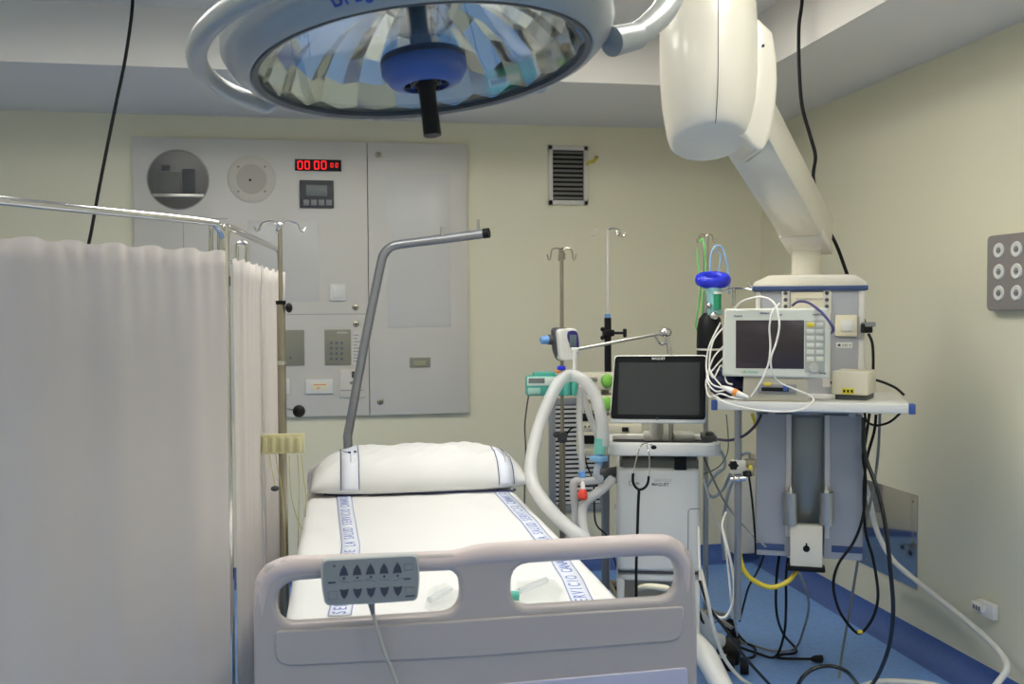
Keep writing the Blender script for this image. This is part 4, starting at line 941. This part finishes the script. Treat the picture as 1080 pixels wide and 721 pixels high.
# support arm
b = MB(); b.tube([D(605, 369.5, 3.9), D(612, 367.5, 3.9), (D(700, 351, 3.98))], [.006, .0065, .0065], 10, False); b.build('hose_arm', STEEL, vt)
b = MB(); b.sphere(D(702, 350.5, 3.98), .02, (1.3, 1, 1)); b.cyl(D(703, 352, 3.98), D(707, 376, 3.98), .010, 12); b.tube([D(690, 351, 3.98), D(697, 362, 3.98), D(704, 360, 3.98)], .007, 8); b.build('arm_joint', CHROME, vt)
MB().tube([D(707, 374, 3.98), D(708, 470, 3.98)], .010, 12, False).build('arm_post', STEEL, vt)
b = MB(); b.box(D(606, 369, 3.9), (.03, .02, .02), .005); b.cyl(D(606.5, 369, 3.88), D(606, 392, 3.88), .008, 10); b.build('hose_holder', WHITE, vt)
# stethoscope
ste = thing('stethoscope', 'black stethoscope hanging over the ventilator tray rim', 'stethoscope', D(671, 640, 3.70))
b = MB(); b.tube([D(667.8, 502, 3.70), D(669, 492, 3.70), D(673, 477, 3.70), D(676, 470, 3.71), D(682, 467, 3.74), D(689, 470, 3.72)], .0026, 8); b.tube([D(684.3, 504, 3.70), D(685.2, 490, 3.70), D(684.5, 478, 3.70), D(682, 469, 3.73)], .0026, 8); b.build('ear_tubes', CHROME, ste)
b = MB(); b.tube([D(667.8, 499, 3.70), D(667.5, 507, 3.70), D(670, 513, 3.70), D(674.5, 516, 3.70), D(680, 514, 3.70), D(683.2, 509, 3.70), D(684.2, 502, 3.70)], .0052, 10); b.tube([D(674, 516, 3.70), D(673, 535, 3.70), D(672, 570, 3.70), D(671, 600, 3.70), D(671, 640, 3.70)], .0055, 10); b.build('tubing', BLACK, ste)
MB().sphere(D(689.5, 471.5, 3.71), .008, (1.4, 1, 1)).build('ear_tip', BLACK, ste); MB().cyl(D(671, 641, 3.70), D(671, 644, 3.69), .02, 20).build('chest_piece', STEEL, ste)

# breathing circuit
bc = thing('breathing_circuit', 'clear corrugated breathing hoses arching from the ventilator down to the bed', 'breathing hoses', D(600, 560, 3.8))
def hose(pts, r, nm='corrugated_hose', m_=HOSE):
    MB().tube([D(*q_) for q_ in pts], r, 14, n=14, rib=.035).build(nm, m_, bc)
hose([(637, 470, 3.78), (634, 440, 3.78), (628, 418, 3.8), (616, 401, 3.82), (601, 396, 3.84), (589, 404, 3.8), (578, 425, 3.75), (567, 455, 3.7), (560, 488, 3.62), (563, 512, 3.55), (578, 535, 3.45), (598, 555, 3.35), (616, 569, 3.3), (628, 577, 3.38), (630, 579, 3.52), (624, 579, 3.66)], .0235)
hose([(634, 470, 3.84), (619, 430, 3.86), (613, 410, 3.87), (611, 440, 3.85), (613, 470, 3.83), (614.5, 498, 3.82)], .0125, 'inner_hose')
hose([(636, 505, 3.8), (620, 507, 3.8), (606, 508, 3.8), (605, 520, 3.8), (607, 540, 3.8), (608, 572, 3.78), (616, 581, 3.72), (622, 580, 3.67)], .015, 'short_hose')
hose([(646, 505, 3.84), (632, 518, 3.8), (617, 530, 3.78), (614, 548, 3.75), (618, 568, 3.71), (624, 579, 3.66)], .0185, 'short_hose')
b = MB(); b.tube([D(633.5, 462, 3.78), D(632.5, 478, 3.78)], .024, 16, False); b.build('teal_cuff', mix_mat('teal_clear', (120, 200, 184), .25, .3), bc)
b = MB(); b.lathe([(0, .022), (.014, .022), (.016, .01), (.036, .008), (.036, -.008), (.016, -.012), (.012, -.03), (0, -.03)], Matrix.Translation(D(631.5, 483, 3.78)), 24); b.build('filter', mix_mat('blue_clear', (130, 180, 220), .2, .3), bc)
b = MB(); b.tube([D(631, 488, 3.78), D(629, 500, 3.78), D(634, 505, 3.8)], .013, 12); b.build('elbow', HOSE2, bc)
MB().tube([D(613, 497, 3.8), D(614.5, 503, 3.8)], .014, 12, False).build('blue_cap', SKYB, bc)
MB().lathe([(0, .018), (.012, .018), (.018, .008), (.02, -.012), (.014, -.02), (0, -.022)], Matrix.Translation(D(614.5, 521, 3.76)), 20).build('red_cap', RED, bc)
MB().tube([D(614, 503, 3.8), D(615, 516, 3.78)], .009, 10, False).build('stem', WHITE, bc)

# ------------------------------------------------------------------ drip stands and pumps behind the bed
d2 = 4.35; p = D(592.5, 300, d2)
i2 = thing('iv_stand', 'slim steel drip stand with curled double hooks holding the teal pump', 'drip stand', (p.x, p.y, 0))
MB().tube([(p.x, p.y, D(592, 470, d2).z), (p.x, p.y, D(592, 264, d2).z)], .0085, 12, False).build('inner_pole', OLDST, i2)
MB().tube([(p.x, p.y, .12), (p.x, p.y, D(592, 465, d2).z)], .014, 12, False).build('outer_pole', OLDST, i2)
b = MB(); hooks(b, Vector((p.x, p.y, D(592, 263, d2).z)), .058, (-.17, PI-.17, PI/2, -PI/2), -.002, .038, .0035); b.build('hooks', OLDST, i2)
b = MB(); b.lathe([(0, .022), (.02, .018), (.022, -.015), (.014, -.026), (0, -.026)], Matrix.Translation((p.x, p.y, D(592, 461, d2).z)), 16); b.sphere(D(586.5, 458, d2-.02), .014); b.build('knob', DGREY, i2); stand_base(i2, p.x, p.y, turn=.2)
d3 = 5.1; p3 = D(641, 300, d3)
i3 = thing('iv_stand', 'white drip stand with thin spread hooks and thick black upper sleeve', 'drip stand', (p3.x, p3.y, 0))
MB().tube([(p3.x, p3.y, .12), (p3.x, p3.y, D(641, 242, d3).z)], .0085, 12, False).build('pole', PANEL, i3)
b = MB(); hooks(b, Vector((p3.x, p3.y, D(641, 243, d3).z)), .082, (-.12, PI-.12, PI/2-.3, -PI/2+.5), .002, .03, .0028); b.build('hooks', CHROME, i3)
sl_ = MB().tube([(p3.x, p3.y, D(641, 400, d3).z), (p3.x, p3.y, D(641, 335, d3).z)], .018, 14, False).build('sleeve', BLACK, i3)
MB().tube([(p3.x, p3.y, D(641, 335, d3).z), (p3.x, p3.y, D(641, 331, d3).z)], .015, 14, False).build('blue_collar', SKYB, sl_)
b = MB(); b.box((p3.x, p3.y-.01, D(641, 351, d3).z), (.06, .04, .035), .008); b.cyl(D(645, 351, d3), D(658, 351, d3), .007, 8); b.box(D(659, 351, d3), (.016, .03, .045), .006); b.sphere(D(635.5, 347, d3), .012); b.sphere(D(635.5, 356, d3), .012); b.build('clamp', BLACK, sl_); stand_base(i3, p3.x, p3.y, OLDST, .18, turn=.7)

# small blue and white pump on the slim stand
dv = thing('handheld_pump', 'small white and navy infusion pump clipped high on the slim drip stand', 'pump', D(599, 382, d2-.12))
VMd = frame(D(603, 363, d2-.13), 8)
o_ = [L(VMd, 0, *q_) for q_ in ((589, 347), (609, 346), (612.5, 375), (606, 380), (592, 381))]
MB().mesh(curve_mesh([rounded(o_, .02)], .02, .008), VMd @ Matrix.Translation((0, .03, 0)) @ UP).build('case', WHITE, dv, sharp=50)
o_ = [L(VMd, .03, *q_) for q_ in ((585, 345.5), (600, 345), (600, 381), (591, 381), (586.5, 370))]
MB().mesh(curve_mesh([rounded(o_, .02)], .018, .006), VMd @ Matrix.Translation((0, .06, 0)) @ UP).build('rear_shell', DGREY, dv, sharp=50)
fcp = [L(VMd, 0, *q_) for q_ in ((598.5, 349), (608.5, 348), (611, 362), (609, 374), (603.5, 370), (598, 356))]
fp = MB().mesh(curve_mesh([rounded(fcp, .02)], .001, .001), VMd @ Matrix.Translation((0, -.001, 0)) @ UP).build('front_plate', mat('deep_violet_blue', (52, 46, 122), .35), dv)
quick('screen', mat('pump_screen', (96, 112, 120), .3), fp, VMd, -.005, 601, 353, 608, 366, .003, .001)
b = MB(); b.cyl(D(586, 358.5, d2-.08), D(578, 358, d2-.09), .022, 16); b.build('clamp_grip', DGREY, dv)
MB().cyl(D(578, 358, d2-.09), D(570.5, 359, d2-.1), [.020, .016], 16).build('clamp_knob', SKYB, dv)

# teal infusion pump
TM = frame(D(580, 405, d2-.12), -6)
tp = thing('infusion_pump', 'teal infusion pump with small grey display on the slim drip stand', 'infusion pump', D(580, 417, d2-.12))
a_ = L(TM, 0, 555.5, 396.5); c_ = L(TM, 0, 609, 417)
cs2 = MB(TM).span(a_[0], c_[0], 0, .09, c_[1], a_[1], .008).build('case', TEAL, tp)
quick('pale_front', mat('pale_mint', (206, 222, 212), .4), cs2, TM, -.003, 556, 397.5, 590, 406.5, .006, .002)
quick('display', DISP, cs2, TM, -.005, 557.5, 398.5, 574.5, 404, .004, .001)
b = MB(TM); rect(b, -.006, 557, 409, 570, 416, .012, .004); b.build('door', mat('mint_grey', (150, 190, 178), .4), cs2)
quick('top_cover', TEAL, cs2, TM, .01, 563, 392.5, 586, 397.5, .06, .004)
for x in (598, 606): b = MB(TM); q_ = L(TM, -.02, x, 409); b.lathe([(0, .035), (.014, .03), (.017, 0), (.014, -.03), (0, -.035)], Matrix.Translation((q_[0], -.02, q_[1])), 14); b.build('clip', TEAL, tp)
b = MB(); b.box(D(592, 388, d2-.12), (.035, .03, .02), .007); b.build('blue_cap', ROYAL, tp)
b = MB(); b.box(D(588.5, 391.5, d2-.12), (.02, .03, .012), .004); b.build('orange_cap', ORANGE, tp)
cable('pump_cable', 'thin dark cable hanging down from the teal pump', [(557.5, 417, 4.25), (555.5, 430, 4.3), (553.5, 450, 4.35), (554.5, 475, 4.38), (553.5, 505, 4.4), (553, 560, 4.4)], .0035, mat('olive_cable', (98, 96, 84), .5))

# pump tower
d4 = 4.55; TW = frame(D(645, 440, d4), -12); TW.translation.z = 0
tw = thing('pump_tower', 'cream stacked syringe pump tower on a grey post behind the ventilator', 'pump tower', TW.translation)
def tl(x, y, yl=0): return L(TW, yl, x, y)
pq = TW @ Vector((tl(638.5, 560, .12)[0], .12, 0))
MB().tube([(pq.x, pq.y, .1), (pq.x, pq.y, D(640, 396, d4+.1).z)], .0195, 16, False).build('post', SATIN, tw)
for j, (ya_, yb_) in enumerate(((394, 411), (417, 436), (438, 452))):
    u = MB(TW); X0_, X1_, Z0_, Z1_ = rect(u, 0, 610, ya_, 668, yb_, .14, .006); u = u.build('pump', BEIGE, tw)
    if j == 2: quick('display', BLACK, u, TW, -.004, 612, 436, 632, 444, .008, .001)
    else: quick('display', mat('pump_grey', (140, 138, 128), .4), u, TW, -.004, 613, ya_+4, 630, ya_+8, .008, .001)
    if j < 2: b = MB(TW); q_ = tl(640.5, (ya_+yb_)/2-1, -.01); b.sphere((q_[0], -.008, q_[1]), .033, (.9, .5, 1)); b.build('green_knob', LIME, u)
    b = MB(TW)
    for k in range(4): q_ = tl(613+k*4.2, yb_-2.2, -.004); b.sphere((q_[0], -.001, q_[1]), .0045, seg=8)
    b.build('keys', DGREY, u)
b = MB(TW); rect(b, -.03, 608, 455, 640, 477, .02, .004); rect(b, -.035, 609, 474, 660, 480, .2, .004); b.build('shelf', BEIGE, tw)
b = MB(TW); rect(b, -.034, 616, 459, 628, 468, .008, .001); rect(b, -.034, 636, 461, 644, 467, .008, .001); b.build('dark_slot', BLACK, tw)
u = quick('lower_unit', BEIGE, tw, TW, -.03, 641, 448, 677, 468, .14, .004)
b = MB(TW); rect(b, -.036, 656, 450.5, 663, 455, .008, .002); rect(b, -.033, 650, 457.5, 667, 459, .005); b.build('plug', BLACK, u)
stand_base(tw, pq.x, pq.y, SATIN, .24, 4)
cable('thin_black_cable', 'thin black cable arching across the slatted grille', [(606, 450, 4.5), (600, 454, 4.5), (596, 465, 4.5), (593.5, 485, 4.5), (591, 505, 4.5), (590, 535, 4.5)], .004, RUBBER)
cable('thin_black_cable', 'thin black cable dropping beside the grey pump tower post', [(614, 468, 4.5), (619, 490, 4.5), (626, 510, 4.45), (628, 550, 4.4), (640, 565, 4.35), (648, 590, 4.3), (656, 612, 4.2)], .004, RUBBER)

# ------------------------------------------------------------------ resuscitator stand left of the pendant
d5 = 4.6; p5 = D(744.5, 300, d5)
i4 = thing('iv_stand', 'drip stand holding green and blue tubing beside the patient monitor', 'drip stand', (p5.x, p5.y, 0))
MB().tube([(p5.x, p5.y, .12), (p5.x, p5.y, D(745, 249, d5).z)], .0125, 12, False).build('pole', STEEL, i4)
b = MB(); hooks(b, Vector((p5.x, p5.y, D(745, 249, d5).z)), .04, (-.17, PI-.17), .0, .025, .0035); b.build('hooks', OLDST, i4)
b = MB(); b.tube([D(764, 306, 4.1), D(778, 304, 4.05), D(795, 306, 4.0), D(802, 312, 4.0)], .004, 8); b.tube([D(774, 304, 4.05), D(774, 322, 4.05)], .006, 8, False); b.tube([D(789, 298, 4.0), D(797, 310, 4.0)], .004, 8, False); b.tube([D(745, 308, 4.18), D(764, 306, 4.1)], .004, 8, False); b.build('bracket', CHROME, i4); stand_base(i4, p5.x, p5.y, STEEL, .15)
cable('green_tube', 'green tubing looped over the hooks at the left of the monitor', [(738, 256, 4.16), (741, 252, 4.16), (743.5, 265, 4.15), (744, 290, 4.14), (741, 320, 4.14), (740, 345, 4.14), (737, 350, 4.14), (734, 342, 4.14), (737, 320, 4.14), (739, 295, 4.14), (736, 275, 4.15), (735.5, 263, 4.15)], .0042, mat('green_tube_mat', (120, 196, 110), .4), cat='tube')
cable('blue_tube', 'pale blue tubing looped over the right hook of the tubing stand', [(751, 300, 4.12), (749, 280, 4.12), (751, 265, 4.12), (756, 259, 4.12), (762, 262, 4.12), (766, 275, 4.12), (768.5, 290, 4.12), (769, 310, 4.12)], .0042, mat('sky_tube', (150, 188, 230), .4), cat='tube')
cable('blue_tube', 'thin pale blue tube hanging inside the wider blue loop', [(755, 262, 4.13), (760, 270, 4.13), (758, 283, 4.13), (753, 296, 4.13)], .003, bpy.data.materials['sky_tube'], cat='tube')
rs = thing('resuscitator', 'blue rimmed resuscitator mask with black bag hanging beside the monitor', 'resuscitator', D(750, 400, 4.05))
mc = D(752, 295, 4.05); TMk = Matrix.Translation(mc) @ Matrix.Rotation(math.radians(-10), 4, 'Z') @ Matrix.Rotation(math.radians(18), 4, 'X')
bb_ = bmesh.new(); NA, NBB = 40, 14; rr = []
for i in range(NA):
    a = 2*PI*i/NA; rr.append([bb_.verts.new((math.cos(a)*(.056+.018*math.cos(t)), math.sin(a)*(.045+.018*math.cos(t)), .024*math.sin(t))) for t in [2*PI*k/NBB for k in range(NBB)]])
for i in range(NA):
    for k in range(NBB): bb_.faces.new((rr[i][k], rr[(i+1) % NA][k], rr[(i+1) % NA][(k+1) % NBB], rr[i][(k+1) % NBB]))
mb = MB(TMk); mb._add(bb_); mb.build('mask_cushion', ROYAL, rs)
MB(TMk).lathe([(.055, -.01), (.05, -.03), (.03, -.05), (.018, -.058), (.018, -.075), (.015, -.075), (.015, -.056), (.045, -.028), (.05, -.01)], None, 30).build('mask_dome', CLEAR, rs)
MB().tube([D(737, 295, 4.03), D(742, 293, 4.02)], .011, 8, False).build('tab', ROYAL, rs)
b = MB(); b.cyl(D(752, 302, 4.03), D(754, 332, 4.02), [.030, .030], 18); b.build('valve', mix_mat('aqua_clear', (150, 214, 214), .3, .2), rs)
b = MB(); b.cyl(D(757, 309, 3.99), D(756.5, 326, 3.99), .016, 14); b.build('green_valve', mat('green_cap', (36, 150, 108), .4), rs); MB().cyl(D(757, 307.5, 3.985), D(757, 310, 3.985), .0165, 14).build('valve_cap', WHITE, rs)
b = MB(); b.sphere(D(753, 333, 4.0), .018); b.sphere(D(748, 322, 4.0), .012); b.build('swivel', CHROME, rs)
b = MB(); b.lathe([(0, .165), (.025, .165), (.034, .155), (.045, .14), (.052, .10), (.054, .03), (.052, -.05), (.055, -.10), (.045, -.13), (0, -.14)], Matrix.Translation(D(748.5, 372, 4.05)), 28); b.build('bag', BLACK, rs)
MB().lathe([(.0545, -.004), (.0558, -.004), (.0558, .004), (.0545, .004)], Matrix.Translation(D(748.5, 368, 4.05)), 28).build('bag_band', PANEL, rs)
# dark crumpled cable bundle behind monitor
b = bmesh.new(); bmesh.ops.create_icosphere(b, subdivisions=4, radius=1)
for v in b.verts:
    k = 1+.10*math.sin(v.co.x*7+v.co.z*9)+.08*math.sin(v.co.y*11+v.co.x*13); v.co = Vector((v.co.x*.075*k, v.co.y*.05*k, v.co.z*.055*k))
mb = MB(Matrix.Translation(D(770, 402, 3.58) + Vector((0, 0, 0)))); mb._add(b); o = mb.build('cuff', NBLUE); tag(o, 'crumpled navy blood pressure cuff stuffed behind the monitor on the shelf', 'cuff')
o.location.z = ZSH+.001
# tubing coil behind the hanging pole
cable('coiled_tube', 'pale tube coiled behind the hanging equipment pole', [(741, 478, 4.2), (752, 470, 4.2), (762, 478, 4.2), (764, 492, 4.2), (755, 500, 4.2), (745, 515, 4.2), (752, 524, 4.2), (763, 515, 4.2), (770, 500, 4.15), (779, 482, 4.1), (790, 478, 4.1), (794, 488, 4.1), (788, 497, 4.1), (778, 500, 4.1), (768, 520, 4.1), (762, 560, 4.1), (764, 590, 4.1)], .007, mix_mat('blue_grey_tube', (178, 192, 208), .25, .3), cat='tube')
cable('thin_grey_cable', 'thin dark green cable dropping behind the ventilator tray', [(766, 437, 4.0), (768, 460, 4.0), (767, 478, 4.0), (758, 492, 4.0), (742, 500, 4.0)], .0025, mat('green_grey', (96, 120, 104), .5))
cable('dark_lead', 'dark lead sagging from the ventilator tray up to the shelf', [(756, 463, 3.75), (770, 464, 3.65), (785, 459, 3.58), (797, 448, 3.56), (803, 437, 3.56)], .0055, mat('dark_violet', (54, 48, 66), .4))
cable('diagonal_cord', 'grey cord running diagonally down behind the hanging pole', [(741, 478, 3.95), (750, 500, 3.9), (765, 530, 3.85), (785, 555, 3.8), (808, 577, 3.76)], .004, GCAB)
cable('yellow_strap', 'short yellow hose hanging under the shelf beside the column', [(793, 436, 3.72), (796, 445, 3.72), (797, 452, 3.72)], .007, YEL)
for k, (pts, lab) in enumerate((([(790, 503, 3.62), (793, 525, 3.65), (796, 560, 3.7), (797, 585, 3.72)], 'thin black cable dropping from the gas fitting'), ([(807, 581, 3.85), (800, 600, 3.85), (790, 618, 3.85), (785, 635, 3.9), (780, 655, 4.0)], 'black cable hanging under the left column edge toward the floor'))):
    cable('black_cable', lab, pts, .0042, RUBBER)
cable('yellow_hose', 'yellow gas hose looping under the pendant column', [(780, 560, 3.8), (781, 590, 3.8), (790, 608, 3.8), (812, 619, 3.8), (832, 612, 3.8), (842, 597, 3.82), (843, 585, 3.86)], .0095, YEL, cat='hose')
MB().box(D(797, 611, 3.78), (.014, .012, .012), .003)
# floor level cables
def mixed(pts):
    out = []
    for q_ in pts: out.append(PZ(q_[0], q_[1], .012) if q_[2] == 'f' else (PX(q_[0], q_[1], q_[3]) if q_[2] == 'x' else D(*q_)))
    return out
def cable2(name, label, pts, r, m_, cat='cable'):
    o = MB().tube(mixed(pts), r, 10).build(name, m_); tag(o, label, cat); return o
cable2('black_cable', 'black cable looping from the column to a loose plug on the floor', [(822, 585, 3.95), (819, 610, 3.95), (819, 645, 4.1), (826, 668, 4.3), (838, 682, 'f'), (839, 688, 'f'), (825, 690, 'f'), (819, 692.5, 'f'), (826, 694, 'f'), (845, 694.5, 'f'), (856, 694.5, 'f')], .0055, RUBBER)
cable2('black_cable', 'second black cable dropping straight beside the yellow hose', [(831, 588, 4.0), (829, 610, 4.0), (829, 640, 4.1), (827, 668, 4.3), (818, 692, 'f'), (800, 689, 'f'), (780, 682, 'f'), (772, 680, 'f')], .0055, RUBBER)
MB_ = MB().tube([PZ(855, 694.5, .016), PZ(860, 694.5, .018), PZ(867, 694.3, .018)], [.006, .016, .017], 12).build('loose_plug', BLACK); tag(MB_, 'black loose plug at the cable end on the blue floor', 'plug')
cable2('grey_cable', 'grey cable hanging from the bracket plate to the floor', [(843, 604, 3.75), (850, 622, 3.8), (853, 640, 3.95), (848, 662, 4.2), (838, 684, 'f'), (815, 686, 'f'), (790, 679, 'f'), (776, 677, 'f')], .005, GCAB)
cable2('black_cable', 'black cable forming a long closed loop right of the column', [(917, 436, 3.7), (912, 470, 3.72), (910.5, 482, 3.72), (913, 510, 3.72), (910, 545, 3.7), (900, 572, 3.7), (884, 595, 3.7), (879, 618, 3.7), (886, 645, 3.72), (902, 666, 3.75), (911, 665, 3.75), (922, 648, 3.72), (926, 625, 3.72), (921, 590, 3.72), (913, 560, 3.72), (911, 520, 3.72), (914, 485, 3.72), (922, 455, 3.72), (924, 437, 3.72)], .0055, RUBBER)
MB_ = MB().box(D(907, 666, 3.745), (.02, .014, .012), .004).build('yellow_tie', YEL); tag(MB_, 'tiny yellow tie at the bottom of the closed black cable loop', 'cable tie')
cable2('thick_black_hose', 'long shiny black hose falling from under the shelf to the floor', [(911, 440, 3.66), (911, 470, 3.66), (915, 488, 3.64), (925, 515, 3.6), (934, 555, 3.56), (940, 610, 3.56), (942, 645, 3.6), (938, 680, 3.7), (928, 708, 3.85), (918, 724, 'f')], .008, mat('shiny_black', (30, 30, 32), .2), 'hose')
cable2('loose_cable', 'black cord loop rising from the floor at the bottom edge', [(836, 735, 'f'), (845, 716, 3.85), (858, 705, 3.85), (876, 702, 3.85), (893, 708, 3.85), (905, 722, 'f')], .008, mat('shiny_black2', (36, 36, 38), .25))
cable2('grey_cable', 'straight grey cable falling behind the black loop to the floor', [(928, 436, 3.78), (926, 480, 3.8), (919, 525, 3.82), (906, 585, 3.85), (896, 645, 3.95), (888, 690, 4.1), (885, 715, 'f')], .0055, GCAB)
cable2('black_cable', 'short black cable sagging right under the shelf end', [(912, 434, 3.6), (914, 444, 3.6), (924, 448.5, 3.6), (938, 445, 3.6), (949, 436, 3.62)], .0045, RUBBER)
cable2('white_hose', 'thick white hose running down the right wall and over the floor', [(900, 470, 3.95), (908, 500, 4.0), (914, 516, 'x', 2.34), (918, 530, 'x', 2.38), (925, 560, 'x', 2.42), (940, 588, 'x', 2.46), (960, 607, 'x', 2.50), (990, 631, 'x', 2.52), (1020, 655, 'x', 2.52), (1045, 677, 'x', 2.50), (1058, 692, 'x', 2.47), (1062, 704, 'x', 2.44), (1056, 715, 'x', 2.41), (1040, 730, 'x', 2.36), (1010, 731, 'f'), (985, 722, 'f'), (950, 718.5, 'f'), (925, 719, 'f'), (900, 727, 'f')], .012, WCAB, 'hose')
cable2('white_cable', 'white cable looping in front of the ventilator side', [(737, 555, 3.75), (738, 600, 3.72), (742, 628, 3.7), (754, 648, 3.68), (765, 650, 3.68), (773, 635, 3.68), (774, 610, 3.68), (768, 580, 3.7), (762, 555, 3.74), (766, 540, 3.76)], .0052, WCAB)
cable2('cream_cable', 'cream cable falling past the ventilator leg to the floor', [(739, 600, 3.62), (745, 625, 3.6), (752, 660, 3.6), (762, 690, 3.62), (778, 712, 3.66), (795, 724, 3.7), (812, 734, 'f')], .007, mat('cream_cable_mat', (214, 210, 196), .4))
cable2('black_cable', 'shiny black cable slanting from the ventilator to the floor', [(738, 612, 3.64), (748, 640, 3.62), (765, 663, 3.62), (785, 692, 3.66), (812, 722, 3.75), (822, 734, 'f')], .006, bpy.data.materials['shiny_black'])
cable2('thin_white_lead', 'thin white lead dropping from the coil to the ventilator side', [(742, 505, 3.9), (752, 540, 3.9), (763, 565, 3.88), (768, 600, 3.86), (772, 640, 3.9), (778, 672, 'f')], .004, WCAB)
# footswitch / power strip beside caster
fs = thing('foot_pedal', 'black foot pedal block on the floor beside the ventilator leg', 'foot pedal', PZ(772, 700, .0))
FM_ = frame(PZ(768, 700, 0), -25)
MB(FM_).span(-.05, .05, -.02, .16, .0, .07, .015).build('block', BLACK, fs); MB(FM_).span(-.02, .03, -.10, -.0, .0, .05, .012).build('step', BLACK, fs); MB(FM_).cyl((.055, -.1, .035), (.09, -.1, .035), .034, 20).build('roller', RUBBER, fs)
MB(FM_).box((-.02, -.05, .06), (.03, .09, .012), .003).build('cream_clip', IVORY, fs)
cable2('black_cable', 'curly black cable lying on the floor behind the foot pedal', [(738, 645, 4.1), (741, 655, 4.1), (748, 660, 'f'), (765, 655, 'f'), (785, 676, 'f'), (796, 683, 'f'), (795, 692, 'f'), (786, 694, 'f')], .0055, RUBBER)

# ------------------------------------------------------------------ world and view
w = bpy.data.worlds.new('world'); scene.world = w; w.use_nodes = True; w.node_tree.nodes['Background'].inputs[0].default_value = (.8, .85, 1, 1); w.node_tree.nodes['Background'].inputs[1].default_value = .1
scene.view_settings.view_transform = 'Standard'; scene.view_settings.look = 'None'; scene.view_settings.gamma = 1; scene.view_settings.use_curve_mapping = False
scene.view_settings.exposure = -.12
